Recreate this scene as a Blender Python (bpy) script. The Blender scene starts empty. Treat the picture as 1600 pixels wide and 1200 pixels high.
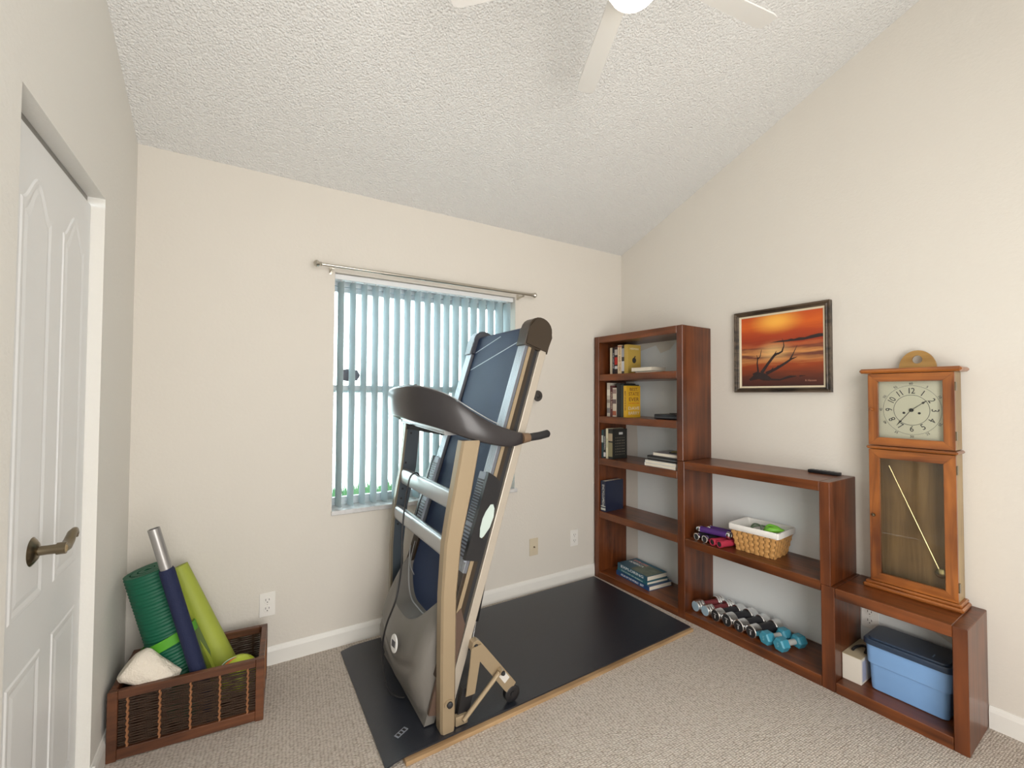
import bpy, bmesh, math, random
from mathutils import Vector, Matrix, Euler
random.seed(4)
PI = math.pi
S = bpy.context.scene
COL = S.collection

# ------------------------------------------------------------------ camera
cam_d = bpy.data.cameras.new('camera')
cam = bpy.data.objects.new('camera', cam_d); COL.objects.link(cam)
CX, CY, CZ = -2.5454, -2.5118, 1.3357
YAW, PITCH, ROLL, FPX = -.5489, .0247, -.0047, 690.2
cam_d.sensor_width = 36; cam_d.lens = FPX / 1600 * 36; cam_d.clip_start = .02
cam.matrix_world = (Matrix.Translation((CX, CY, CZ)) @ Matrix.Rotation(YAW, 4, 'Z')
                    @ Matrix.Rotation(PI/2 + PITCH, 4, 'X') @ Matrix.Rotation(-ROLL, 4, 'Z'))
S.camera = cam

# ------------------------------------------------------------------ world, sun, lamps, exposure
w = bpy.data.worlds.new('sky'); S.world = w; w.use_nodes = True
bg = w.node_tree.nodes['Background']
bg.inputs[0].default_value = (.74, .87, 1, 1); bg.inputs[1].default_value = 10
def lamp(name, kind, loc, rot, energy, color, size=None, sy=None):
    d = bpy.data.lights.new(name, kind); d.energy = energy; d.color = color
    if kind == 'AREA':
        d.shape = 'RECTANGLE'; d.size = size; d.size_y = sy or size
    elif kind == 'POINT': d.shadow_soft_size = size
    elif kind == 'SUN': d.angle = size
    o = bpy.data.objects.new(name, d); COL.objects.link(o); o.location = loc; o.rotation_euler = rot
    return o
lamp('sun', 'SUN', (0, 0, 8), (math.radians(34), 0, math.radians(-12)), 20, (1, .97, .92), .01)
# fill lamp added out of view behind the camera to brighten walls and shelves
lamp('fill_light', 'AREA', (-1.95, -3.32, 1.30), (PI/2, 0, -.25), 66, (1, .97, .935), 1.6, 2.2)
S.view_settings.view_transform = 'Standard'; S.view_settings.look = 'None'
S.view_settings.exposure = 0.22; S.view_settings.gamma = 1; S.view_settings.use_curve_mapping = False
S.cycles.use_denoising = True
S.cycles.max_bounces = 8

# ------------------------------------------------------------------ materials
def new_mat(name):
    m = bpy.data.materials.new(name); m.use_nodes = True
    nt = m.node_tree
    return m, nt, nt.nodes['Principled BSDF']
def rgb(c): return (c[0], c[1], c[2], 1)
def mat(name, c, rough=.5, metal=0, bump=0, scale=60, vary=0, vscale=8, spec=None, coat=0, emit=None, estr=0, trans=0, alpha=1, stretch=(1, 1, 1), detail=3):
    m, nt, b = new_mat(name); N, L = nt.nodes, nt.links
    b.inputs['Base Color'].default_value = rgb(c); b.inputs['Roughness'].default_value = rough
    b.inputs['Metallic'].default_value = metal
    if spec is not None: b.inputs['Specular IOR Level'].default_value = spec
    if coat: b.inputs['Coat Weight'].default_value = coat; b.inputs['Coat Roughness'].default_value = .15
    if emit: b.inputs['Emission Color'].default_value = rgb(emit); b.inputs['Emission Strength'].default_value = estr
    if trans: b.inputs['Transmission Weight'].default_value = trans
    if alpha < 1: b.inputs['Alpha'].default_value = alpha
    if bump or vary:
        tc = N.new('ShaderNodeTexCoord'); mp = N.new('ShaderNodeMapping'); mp.inputs['Scale'].default_value = stretch
        L.new(tc.outputs['Object'], mp.inputs[0])
    if bump:
        n = N.new('ShaderNodeTexNoise'); n.inputs['Scale'].default_value = scale; n.inputs['Detail'].default_value = detail
        L.new(mp.outputs[0], n.inputs['Vector'])
        bp = N.new('ShaderNodeBump'); bp.inputs['Strength'].default_value = bump; bp.inputs['Distance'].default_value = .01
        L.new(n.outputs['Fac'], bp.inputs['Height']); L.new(bp.outputs[0], b.inputs['Normal'])
    if vary:
        n2 = N.new('ShaderNodeTexNoise'); n2.inputs['Scale'].default_value = vscale; n2.inputs['Detail'].default_value = 4
        L.new(mp.outputs[0], n2.inputs['Vector'])
        mx = N.new('ShaderNodeMix'); mx.data_type = 'RGBA'
        mx.inputs['A'].default_value = rgb([v*(1-vary) for v in c]); mx.inputs['B'].default_value = rgb([min(1, v*(1+vary)) for v in c])
        L.new(n2.outputs['Fac'], mx.inputs['Factor']); L.new(mx.outputs['Result'], b.inputs['Base Color'])
    return m
def wood(name, dark, light, rough=.3, scale=1.0, axis='X', coat=.35, contrast=(.3, .7)):
    m, nt, b = new_mat(name); N, L = nt.nodes, nt.links
    tc = N.new('ShaderNodeTexCoord'); mp = N.new('ShaderNodeMapping')
    k = {'X': (1.5, 22, 22), 'Y': (22, 1.5, 22), 'Z': (22, 22, 1.5)}[axis]
    mp.inputs['Scale'].default_value = [v*scale for v in k]
    n = N.new('ShaderNodeTexNoise'); n.inputs['Scale'].default_value = 1.6; n.inputs['Detail'].default_value = 6; n.inputs['Distortion'].default_value = .7
    n2 = N.new('ShaderNodeTexNoise'); n2.inputs['Scale'].default_value = 5; n2.inputs['Detail'].default_value = 2
    L.new(tc.outputs['Object'], mp.inputs[0]); L.new(mp.outputs[0], n.inputs['Vector']); L.new(tc.outputs['Object'], n2.inputs['Vector'])
    ad = N.new('ShaderNodeMath'); ad.operation = 'ADD'; ad.use_clamp = True
    mu = N.new('ShaderNodeMath'); mu.operation = 'MULTIPLY_ADD'; mu.inputs[1].default_value = .7; mu.inputs[2].default_value = -.35
    L.new(n2.outputs['Fac'], mu.inputs[0]); L.new(n.outputs['Fac'], ad.inputs[0]); L.new(mu.outputs[0], ad.inputs[1])
    cr = N.new('ShaderNodeValToRGB'); cr.color_ramp.elements[0].position = contrast[0]; cr.color_ramp.elements[1].position = contrast[1]
    cr.color_ramp.elements[0].color = rgb(dark); cr.color_ramp.elements[1].color = rgb(light)
    L.new(ad.outputs[0], cr.inputs[0]); L.new(cr.outputs[0], b.inputs['Base Color'])
    bp = N.new('ShaderNodeBump'); bp.inputs['Strength'].default_value = .08; bp.inputs['Distance'].default_value = .01
    L.new(n.outputs['Fac'], bp.inputs['Height']); L.new(bp.outputs[0], b.inputs['Normal'])
    b.inputs['Roughness'].default_value = rough; b.inputs['Coat Weight'].default_value = coat; b.inputs['Coat Roughness'].default_value = .2
    return m

M = {}
M['wall'] = mat('wall_paint', (.675, .64, .58), .85, bump=.12, scale=70, vary=.015, vscale=3)
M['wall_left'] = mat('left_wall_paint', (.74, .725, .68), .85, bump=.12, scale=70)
M['trim'] = mat('trim_white', (.78, .77, .73), .45)
M['door'] = mat('door_white', (.76, .77, .77), .4, bump=.05, scale=40, stretch=(8, 8, .6))
M['outlet'] = mat('outlet_white', (.80, .78, .74), .35)
M['ivory'] = mat('ivory_plate', (.62, .54, .40), .4)
M['black'] = mat('black_plastic', (.012, .012, .014), .35)
M['blackm'] = mat('black_matte', (.015, .015, .017), .6)
M['chrome'] = mat('chrome', (.8, .8, .8), .18, 1)
M['nickel'] = mat('brushed_nickel', (.55, .52, .46), .28, 1)
M['brass'] = mat('antique_brass', (.22, .18, .12), .28, 1)
def thin_glass(name, tint):
    m, nt, b = new_mat(name); N, L = nt.nodes, nt.links
    tr = N.new('ShaderNodeBsdfTransparent'); tr.inputs[0].default_value = rgb(tint)
    gl_ = N.new('ShaderNodeBsdfGlossy'); gl_.inputs['Roughness'].default_value = .02
    fz = N.new('ShaderNodeFresnel'); mx = N.new('ShaderNodeMixShader')
    L.new(fz.outputs[0], mx.inputs[0]); L.new(tr.outputs[0], mx.inputs[1]); L.new(gl_.outputs[0], mx.inputs[2])
    L.new(mx.outputs[0], N['Material Output'].inputs['Surface']); return m
M['glass'] = thin_glass('window_glass', (.93, .975, .975))
M['vinyl'] = mat('window_vinyl', (.55, .62, .66), .4)
M['slat'] = mat('blind_slat', (.36, .42, .44), .55, bump=.03, scale=200)
_nt = M['slat'].node_tree; _t = _nt.nodes.new('ShaderNodeBsdfTranslucent'); _t.inputs[0].default_value = (.16, .195, .205, 1)
_a = _nt.nodes.new('ShaderNodeAddShader'); _nt.links.new(_nt.nodes['Principled BSDF'].outputs[0], _a.inputs[0]); _nt.links.new(_t.outputs[0], _a.inputs[1])
_nt.links.new(_a.outputs[0], _nt.nodes['Material Output'].inputs['Surface'])
M['rail'] = mat('blind_rail', (.75, .77, .78), .4)
M['marble'] = mat('sill_marble', (.62, .62, .62), .25, vary=.25, vscale=30)

def ceiling_mat():
    m, nt, b = new_mat('popcorn_ceiling'); N, L = nt.nodes, nt.links
    b.inputs['Roughness'].default_value = .95
    tc = N.new('ShaderNodeTexCoord')
    v = N.new('ShaderNodeTexVoronoi'); v.inputs['Scale'].default_value = 120
    n = N.new('ShaderNodeTexNoise'); n.inputs['Scale'].default_value = 150; n.inputs['Detail'].default_value = 3
    L.new(tc.outputs['Object'], v.inputs['Vector']); L.new(tc.outputs['Object'], n.inputs['Vector'])
    mu = N.new('ShaderNodeMath'); mu.operation = 'MULTIPLY_ADD'; mu.inputs[1].default_value = -1.0
    L.new(v.outputs['Distance'], mu.inputs[0]); L.new(n.outputs['Fac'], mu.inputs[2])
    bp = N.new('ShaderNodeBump'); bp.inputs['Strength'].default_value = .75; bp.inputs['Distance'].default_value = .006
    L.new(mu.outputs[0], bp.inputs['Height']); L.new(bp.outputs[0], b.inputs['Normal'])
    cr = N.new('ShaderNodeValToRGB'); cr.color_ramp.elements[0].position = .0; cr.color_ramp.elements[1].position = .35
    cr.color_ramp.elements[0].color = (.46, .46, .46, 1); cr.color_ramp.elements[1].color = (.76, .76, .745, 1)
    L.new(n.outputs['Fac'], cr.inputs[0]); L.new(cr.outputs[0], b.inputs['Base Color'])
    return m
M['ceiling'] = ceiling_mat()
def carpet_mat():
    m, nt, b = new_mat('loop_carpet'); N, L = nt.nodes, nt.links
    b.inputs['Roughness'].default_value = .95; b.inputs['Specular IOR Level'].default_value = .1
    tc = N.new('ShaderNodeTexCoord'); mp = N.new('ShaderNodeMapping')
    mp.inputs['Rotation'].default_value = (0, 0, .05); mp.inputs['Scale'].default_value = (78, 135, 40)
    L.new(tc.outputs['Object'], mp.inputs[0])
    br = N.new('ShaderNodeTexVoronoi'); br.inputs['Scale'].default_value = 1; br.inputs['Randomness'].default_value = .42
    L.new(mp.outputs[0], br.inputs['Vector'])
    n = N.new('ShaderNodeTexNoise'); n.inputs['Scale'].default_value = 500; L.new(tc.outputs['Object'], n.inputs['Vector'])
    n3 = N.new('ShaderNodeTexNoise'); n3.inputs['Scale'].default_value = 60; L.new(tc.outputs['Object'], n3.inputs['Vector'])
    h = N.new('ShaderNodeMath'); h.operation = 'MULTIPLY_ADD'; h.inputs[1].default_value = -1.6
    L.new(br.outputs['Distance'], h.inputs[0]); L.new(n.outputs['Fac'], h.inputs[2])
    bp = N.new('ShaderNodeBump'); bp.inputs['Strength'].default_value = .9; bp.inputs['Distance'].default_value = .006
    L.new(h.outputs[0], bp.inputs['Height']); L.new(bp.outputs[0], b.inputs['Normal'])
    cr = N.new('ShaderNodeValToRGB'); e = cr.color_ramp.elements
    e[0].position = .12; e[0].color = (.90, .82, .74, 1); e[1].position = .95; e[1].color = (.33, .26, .19, 1)
    k = cr.color_ramp.elements.new(.45); k.color = (.77, .685, .60, 1)
    L.new(br.outputs['Distance'], cr.inputs[0])  # gaps between loops darkened in the colour, standing in for shade there
    mx = N.new('ShaderNodeMix'); mx.data_type = 'RGBA'; mx.blend_type = 'MULTIPLY'; mx.inputs['Factor'].default_value = .22
    L.new(cr.outputs[0], mx.inputs['A']); L.new(n3.outputs['Fac'], mx.inputs['B']); L.new(mx.outputs['Result'], b.inputs['Base Color'])
    return m
M['carpet'] = carpet_mat()
M['cherry'] = wood('cherry_wood', (.030, .007, .002), (.25, .070, .016), .34, axis='X', contrast=(.15, .9), coat=.12, scale=.7)
M['cherry_z'] = wood('cherry_wood_upright', (.028, .006, .002), (.21, .057, .014), .34, axis='Z', contrast=(.15, .9), coat=.12, scale=.7)
M['pine'] = wood('amber_pine', (.12, .030, .006), (.38, .125, .024), .3, axis='X')
M['pine_z'] = wood('amber_pine_upright', (.12, .030, .006), (.38, .125, .024), .3, axis='Z')
M['pine_old'] = wood('olive_pine', (.26, .17, .07), (.42, .29, .13), .4, axis='Z', coat=.1)
M['crest'] = wood('crest_pine', (.30, .16, .04), (.46, .27, .08), .35, axis='X', coat=.2)
M['clock_back'] = wood('clock_back', (.20, .11, .035), (.36, .21, .075), .5, axis='Z', coat=0)
M['crate'] = wood('crate_wood', (.07, .024, .010), (.17, .060, .024), .45, axis='X', coat=.1)
M['board'] = wood('board_wood', (.25, .15, .07), (.48, .32, .17), .6, axis='X', coat=0)
M['reed'] = mat('dark_reed', (.045, .025, .016), .35, vary=.5, vscale=40)
M['cord'] = mat('jute_cord', (.28, .12, .05), .7)

# ------------------------------------------------------------------ mesh helpers
def add_box(bm, x0, x1, y0, y1, z0, z1, bev=0, seg=1):
    r = bmesh.ops.create_cube(bm, size=1)
    vs = r['verts']
    for v in vs:
        v.co = Vector(((x0+x1)/2 + v.co.x*(x1-x0), (y0+y1)/2 + v.co.y*(y1-y0), (z0+z1)/2 + v.co.z*(z1-z0)))
    if bev:
        es = {e for v in vs for e in v.link_edges}
        bmesh.ops.bevel(bm, geom=list(es), offset=bev, segments=seg, affect='EDGES', profile=.6)
def box(x0, x1, y0, y1, z0, z1, bev=0, seg=1):
    bm = bmesh.new(); add_box(bm, x0, x1, y0, y1, z0, z1, bev, seg); return bm
def basis(a, b, up=None):
    a, b = Vector(a), Vector(b); z = (b-a).normalized()
    up = Vector(up) if up else (Vector((0, 0, 1)) if abs(z.z) < .95 else Vector((0, 1, 0)))
    x = up.cross(z).normalized(); y = z.cross(x)
    return Matrix((x, y, z)).transposed()
def loft(bm, rings, close=True, cap=True):
    R = [[bm.verts.new(p) for p in r] for r in rings]
    n = len(R[0])
    for i in range(len(R)-1):
        for j in range(n if close else n-1):
            k = (j+1) % n
            bm.faces.new((R[i][j], R[i][k], R[i+1][k], R[i+1][j]))
    if cap and close:
        bm.faces.new(R[0][::-1]); bm.faces.new(R[-1])
    return R
def add_tube(bm, pts, rad, n=10, up=None):
    pts = [Vector(p) for p in pts]
    rads = rad if isinstance(rad, (list, tuple)) else [rad]*len(pts)
    rings = []
    B = None
    for i, p in enumerate(pts):
        a = pts[max(0, i-1)]; b = pts[min(len(pts)-1, i+1)]
        t = (b-a).normalized()
        if B is None:
            B = basis(a, b, up)
        else:
            x = B.col[0] - t*B.col[0].dot(t); x.normalize(); B = Matrix((x, t.cross(x), t)).transposed()
        rings.append([p + B @ Vector((rads[i]*math.cos(2*PI*k/n), rads[i]*math.sin(2*PI*k/n), 0)) for k in range(n)])
    loft(bm, rings)
def tube(pts, rad, n=10): bm = bmesh.new(); add_tube(bm, pts, rad, n); return bm
def add_bar(bm, a, b, w_, h_, up=(0, 1, 0), bev=0):
    """box-section bar from a to b; w_ along cross(up,dir), h_ along up"""
    B = basis(a, b, up); L = (Vector(b)-Vector(a)).length
    r = bmesh.ops.create_cube(bm, size=1); vs = r['verts']
    for v in vs:
        v.co = Vector(a) + B @ Vector((v.co.x*w_, v.co.y*h_, (v.co.z+.5)*L))
    if bev:
        bmesh.ops.bevel(bm, geom=list({e for v in vs for e in v.link_edges}), offset=bev, segments=2, affect='EDGES')
def bar(a, b, w_, h_, up=(0, 1, 0), bev=0): bm = bmesh.new(); add_bar(bm, a, b, w_, h_, up, bev); return bm
def add_lathe(bm, prof, n=24, M4=None):
    rings = [[Vector((r*math.cos(2*PI*k/n), r*math.sin(2*PI*k/n), z)) for k in range(n)] for r, z in prof]
    if M4: rings = [[M4 @ p for p in r] for r in rings]
    loft(bm, rings)
def lathe(prof, n=24, M4=None): bm = bmesh.new(); add_lathe(bm, prof, n, M4); return bm
def add_prism(bm, poly, d0, d1, f):
    """extrude 2D poly; f(a,b,d)->3D"""
    loft(bm, [[Vector(f(a, b, d0)) for a, b in poly], [Vector(f(a, b, d1)) for a, b in poly]])
def prism(poly, d0, d1, f, bev=0):
    bm = bmesh.new(); add_prism(bm, poly, d0, d1, f)
    if bev: bmesh.ops.bevel(bm, geom=bm.edges[:], offset=bev, segments=2, affect='EDGES')
    return bm
def axis_m(loc, direction, up=None):
    B = basis((0, 0, 0), direction, up); m = B.to_4x4(); m.translation = Vector(loc); return m
def wmat(o):
    m = o.matrix_basis.copy()
    while o.parent: o = o.parent; m = o.matrix_basis @ m
    return m
def obj(name, bm, m, parent=None, smooth=False, world=False, label=None, kind=None, angle=35):
    me = bpy.data.meshes.new(name)
    if world and parent: bm.transform(wmat(parent).inverted())
    bmesh.ops.recalc_face_normals(bm, faces=bm.faces[:])
    bm.to_mesh(me); bm.free()
    o = bpy.data.objects.new(name, me); COL.objects.link(o)
    if m: me.materials.append(m)
    if smooth:
        for p in me.polygons: p.use_smooth = True
        try: me.set_sharp_from_angle(angle=math.radians(angle))
        except Exception: pass
    if parent: o.parent = parent
    if label: o['label'] = label
    if kind: o['kind'] = kind
    return o
def tag(o, label, cat, group=None):
    o['label'] = label; o['category'] = cat
    if group: o['group'] = group
    return o
def thing(name, label, cat, loc=(0, 0, 0), rz=0, group=None, rot=None):
    o = bpy.data.objects.new(name, None); COL.objects.link(o); o.empty_display_size = .05
    o.location = loc; o.rotation_euler = rot if rot else (0, 0, rz)
    return tag(o, label, cat, group)
def struct(name, bm, m, parent=None, label=None, **k):
    o = obj(name, bm, m, parent, **k)
    if not parent: o['kind'] = 'structure'
    if label: o['label'] = label
    return o
def copy_tree(o, parent=None):
    c = o.copy(); COL.objects.link(c)
    if parent: c.parent = parent
    for ch in list(o.children): copy_tree(ch, c)
    return c
def text_obj(name, s, size, m, parent, M4, extrude=.0004, sx=1, align='CENTER', space=1):
    cu = bpy.data.curves.new(name, 'FONT'); cu.body = s; cu.size = size; cu.extrude = extrude
    cu.align_x = align; cu.align_y = 'CENTER'; cu.space_character = space; cu.resolution_u = 2; cu.offset = 0
    t = bpy.data.objects.new(name+'_tmp', cu)
    COL.objects.link(t)
    dg = bpy.context.evaluated_depsgraph_get()
    me = bpy.data.meshes.new_from_object(t.evaluated_get(dg))
    bpy.data.objects.remove(t); bpy.data.curves.remove(cu)
    me.transform(M4 @ Matrix.Diagonal((sx, 1, 1, 1)))
    o = bpy.data.objects.new(name, me); COL.objects.link(o); me.materials.clear(); me.materials.append(m); o.parent = parent
    return o

# ------------------------------------------------------------------ the room
ANG = -.0342
UX = Vector((-math.cos(ANG), math.sin(ANG), 0)); VX = Vector((-math.sin(ANG), -math.cos(ANG), 0))
RZ = math.atan2(VX.y, VX.x)               # right wall frame: local x along the wall to the camera, local -y off the wall
def RW(v, u, z): return UX*u + VX*v + Vector((0, 0, z))
def CW(v, u, z): return RW(v + .0051, u + .0167, z)      # bookcase frame
LW, H, SL, YF = -2.9558, 2.44, .3922, -3.5
def ceil_z(y): return H - SL*y
MR = Matrix.Rotation(RZ, 4, 'Z')

struct('floor', box(LW-.3, .35, YF-.15, .2, -.1, 0), M['carpet'], label='beige looped carpet')
# back wall with the window opening
WX0, WX1, WZ0, WZ1, WT = -2.128, -.985, .712, 1.992, .2
bm = bmesh.new()
for x0, x1, z0, z1 in ((LW-.2, WX0, 0, H+.02), (WX1, .15, 0, H+.02), (WX0, WX1, 0, WZ0), (WX0, WX1, WZ1, H+.02)):
    add_box(bm, x0, x1, 0, WT, z0, z1)
bmesh.ops.remove_doubles(bm, verts=bm.verts[:], dist=1e-4)
struct('wall_back', bm, M['wall'])
# left wall with the closet opening
DY0, DY1, DZ = -1.175, -.50, 2.0
bm = bmesh.new()
def side_prism(bm, y0, y1, z0, x0, x1):
    add_prism(bm, [(y0, z0), (y1, z0), (y1, ceil_z(y1)+.02), (y0, ceil_z(y0)+.02)], x0, x1, lambda a, b, d: (d, a, b))
side_prism(bm, YF, DY0, 0, LW-.14, LW); side_prism(bm, DY1, 0, 0, LW-.14, LW); side_prism(bm, DY0, DY1, DZ, LW-.14, LW)
struct('wall_left', bm, M['wall_left'])
bm = bmesh.new()
add_prism(bm, [(0, 0), (3.6, 0), (3.6, ceil_z(-3.6)+.02), (0, H+.02)], 0, .14, lambda a, b, d: RW(a, -d, b))
wr = struct('wall_right', bm, M['wall'])
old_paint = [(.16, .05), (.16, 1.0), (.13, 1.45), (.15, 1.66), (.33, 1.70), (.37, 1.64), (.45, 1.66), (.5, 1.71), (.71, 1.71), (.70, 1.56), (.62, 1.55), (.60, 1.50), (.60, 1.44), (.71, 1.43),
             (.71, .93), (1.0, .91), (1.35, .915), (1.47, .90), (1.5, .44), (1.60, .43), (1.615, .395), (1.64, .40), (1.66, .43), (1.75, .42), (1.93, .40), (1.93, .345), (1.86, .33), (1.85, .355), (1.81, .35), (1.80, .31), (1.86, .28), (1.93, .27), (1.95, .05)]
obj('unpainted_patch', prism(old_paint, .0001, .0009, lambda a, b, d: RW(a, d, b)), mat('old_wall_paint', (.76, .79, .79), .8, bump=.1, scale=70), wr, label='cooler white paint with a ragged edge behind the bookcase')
struct('wall_front', box(LW-.14, .3, YF-.12, YF, 0, ceil_z(YF)+.05), M['wall'])
bm = bmesh.new()
y0, y1 = .2, YF-.12
add_prism(bm, [(y0, ceil_z(y0)), (y0, ceil_z(y0)+.12), (y1, ceil_z(y1)+.12), (y1, ceil_z(y1))], LW-.2, .35, lambda a, b, d: (d, a, b))
struct('ceiling', bm, M['ceiling'], label='white popcorn textured sloped ceiling')
# baseboards
BH, BT = .088, .014
def bb_poly(): return [(0, 0), (BT, 0), (BT, BH-.022), (BT*.75, BH-.010), (BT*.35, BH), (0, BH)]
struct('baseboard_back', prism(bb_poly(), LW+.001, -.002, lambda a, b, d: (d, -a, b)), M['trim'])
struct('baseboard_left', prism(bb_poly(), DY1+.001, -BT-.001, lambda a, b, d: (LW+a, d, b)), M['trim'])
struct('baseboard_left.001', prism(bb_poly(), YF, DY0-.001, lambda a, b, d: (LW+a, d, b)), M['trim'])
struct('trim_2', prism(bb_poly(), LW-.045, LW+BT, lambda a, b, d: (d, DY1-a, b)), M['trim'], label='baseboard return inside the closet opening')
struct('baseboard_right', prism(bb_poly(), 1.9705, 3.45, lambda a, b, d: RW(d, a, b)), M['trim'])

# window
win = obj('window_1', bm=(lambda b: (add_box(b, WX0+.001, WX1-.001, .115, .16, WZ1-.045, WZ1), add_box(b, WX0, WX0+.010, .117, .16, WZ0+.02, WZ1-.045),
       add_box(b, WX1-.010, WX1, .117, .16, WZ0+.02, WZ1-.045), add_box(b, WX0+.001, WX1-.001, .1165, .16, WZ0, WZ0+.022), b)[-1])(bmesh.new()), m=M['vinyl'])
win['kind'] = 'structure'; win['label'] = 'single hung window with grey vinyl frame'
def sash(z0, z1, y, nm):
    b = bmesh.new(); a0, a1 = WX0+.010, WX1-.010
    add_box(b, a0, a1, y, y+.022, z1-.028, z1); add_box(b, a0, a1, y, y+.022, z0, z0+.024)
    add_box(b, a0, a0+.012, y, y+.022, z0+.024, z1-.028); add_box(b, a1-.012, a1, y, y+.022, z0+.024, z1-.028)
    s = obj('sash', b, M['vinyl'], win)
    obj('pane', box(a0+.012, a1-.012, y+.009, y+.013, z0+.024, z1-.028), M['glass'], s)
    return s
sash(WZ0+.022, 1.386, .118, 'lower'); s_up = sash(1.345, WZ1-.045, .140, 'upper')
decal = prism([(-.062, 0), (-.045, .030), (0, .036), (.045, .030), (.062, 0), (.045, -.030), (0, -.036), (-.045, -.030)], .1365, .1385,
              lambda a, b, d: (-2.02+a, d+.008, 1.445+b))
obj('sticker', decal, mat('sticker_grey', (.10, .11, .14), .5), s_up, label='dark grey security sticker on the upper pane')
b = box(WX0+.0008, WX1-.0008, -.004, .116, WZ0-.02, WZ0+.004)
add_box(b, WX0-.003, WX1+.014, -.017, -.0006, WZ0-.020, WZ0+.0042, .003)
struct('trim_1', b, M['marble'], label='marble window sill')

# closet door, track and lever
door = struct('door_1', box(LW-.075, LW-.036, DY0+.004, DY1-.004, .012, DZ-.03), M['door'], label='white four-panel arched closet door')
def raised(y0, y1, z0, z1, arch):
    b = bmesh.new()
    def outl(ins, lift):
        a0, a1, c0, c1 = y0+ins, y1-ins, z0+ins, z1-ins
        pts = [(a0, c0), (a1, c0)]
        n = 22
        for k in range(n+1):
            t = k/n; y = a1+(a0-a1)*t
            z = c1 + (arch*(.5-.5*math.cos(2*PI*t)) if arch else 0)
            pts.append((y, z))
        return [Vector((LW-.036+lift, p[0], p[1])) for p in pts]
    loft(b, [outl(0, -.001), outl(.006, .0028), outl(.014, .0028), outl(.026, .0003), outl(.040, .0022)], close=True)
    return b
for (a0, a1) in ((-1.05, -.845), (-.765, -.56)):
    obj('panel', raised(a0, a1, .80, 1.80, .075), M['door'], door)
    obj('panel', raised(a0, a1, .16, .66, 0), M['door'], door)
b = box(LW-.09, LW-.045, DY0+.004, DY1-.004, DZ-.022, DZ-.001)
trk = struct('trim_3', b, mat('track_metal', (.33, .32, .30), .4, .8), label='metal closet door track')
b = bmesh.new(); xd = LW-.036; hy, hz = -.925, .935
add_lathe(b, [(.0, 0), (.034, 0), (.036, .003), (.032, .006), (.030, .008), (.026, .010), (.022, .013), (.014, .015), (.0, .016)], 28, axis_m((xd, hy, hz), (1, 0, 0)))
hd = obj('door_handle', b, M['brass'], door, smooth=True, label='antique brass lever with a curled tip')
b = bmesh.new()
add_tube(b, [(xd+.012, hy, hz), (xd+.03, hy, hz), (xd+.05, hy, hz)], [.012, .0115, .012], 14)
add_tube(b, [(xd+.048, hy, hz), (xd+.066, hy, hz)], [.015, .015], 14)
add_tube(b, [(xd+.058, hy-.004, hz), (xd+.06, hy+.02, hz-.002), (xd+.06, hy+.045, hz+.006), (xd+.06, hy+.068, hz+.020), (xd+.06, hy+.088, hz+.022), (xd+.06, hy+.097, hz+.012), (xd+.06, hy+.092, hz+.004)],
         [.013, .0125, .012, .0105, .009, .008, .007], 12)
obj('lever', b, M['brass'], hd, smooth=True)

# outside: neighbour's stucco wall, strip of grass
struct('wall_outside', box(-5, 3.5, 2.3, 2.5, -.2, 2.95), mat('stucco', (.70, .75, .74), .9, bump=.5, scale=60), label='white stucco wall of the house next door')
struct('ground_outside', box(-5, 3.5, .2, 2.3, -.2, .20), mat('soil', (.25, .24, .16), .9), label='ground outside the window')
b = bmesh.new()
for k in range(7000):
    x = random.uniform(-3.2, 1.9); y = 2.28 - abs(random.gauss(0, .16)); h_ = random.uniform(.12, .26)*max(.3, 1-(2.28-y)*1.4)
    a = random.uniform(0, PI); wv = .018; dx, dy = math.cos(a)*wv, math.sin(a)*wv; lx = random.uniform(-.05, .05)
    y = min(y, 2.24)
    v = [b.verts.new((x-dx, y-dy*.3, .2)), b.verts.new((x+dx, y+dy*.3, .2)), b.verts.new((x+lx, y, .2+h_))]
    b.faces.new(v)
g = obj('grass', b, mat('grass_green', (.02, .07, .022), .7, vary=.4, vscale=3)); g['kind'] = 'stuff'
tag(g, 'green grass growing along the wall outside the window', 'grass')

# ------------------------------------------------------------------ blind, rod, holdback
bl = thing('vertical_blind', 'pale blue-grey vertical blind with its vanes turned half open', 'blind', (-1.55, .045, WZ1-.001))
obj('headrail', box(WX0+.004, WX1-.004, .022, .068, WZ1-.030, WZ1-.002, .002), M['rail'], bl, world=True)
def slat_bm():
    b = bmesh.new(); n = 6; r0, r1 = [], []
    for k in range(n+1):
        t = k/n*2-1; xx = t*.0375; yy = .005*(1-t*t)
        r0.append((xx, yy)); r1.append((xx, yy+.0012))
    poly = r0 + r1[::-1]
    add_prism(b, poly, 0, -1.228, lambda a, c, d: (a, c, d)); return b
sl0 = None
for i in range(18):
    x = -2.087 + i*(1.062/17)
    if sl0 is None:
        sl0 = obj('slat', slat_bm(), M['slat'], bl, smooth=True); sl0.location = (x+1.55, 0, -.036)
        cl = obj('carrier_clip', box(-.006, .006, -.003, .003, -.004, .012), M['rail'], sl0)
        s = sl0
    else: s = copy_tree(sl0, bl)
    s.location = (x+1.55, 0, -.038); s.rotation_euler = (0, 0, PI/2 + .25 - .0053*i + random.uniform(-.03, .03))
rod = thing('curtain_rod', 'thin brushed nickel curtain rod above the window', 'curtain rod', (-1.556, -.075, 2.045))
RZc = 2.004
obj('rod', tube([(-2.205, -.075, RZc), (-1.9, -.075, RZc)], .0075, 12), M['nickel'], rod, world=True, smooth=True)
obj('rod', tube([(-1.9, -.075, RZc), (-.905, -.075, RZc)], .0095, 12), M['nickel'], rod, world=True, smooth=True)
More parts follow.
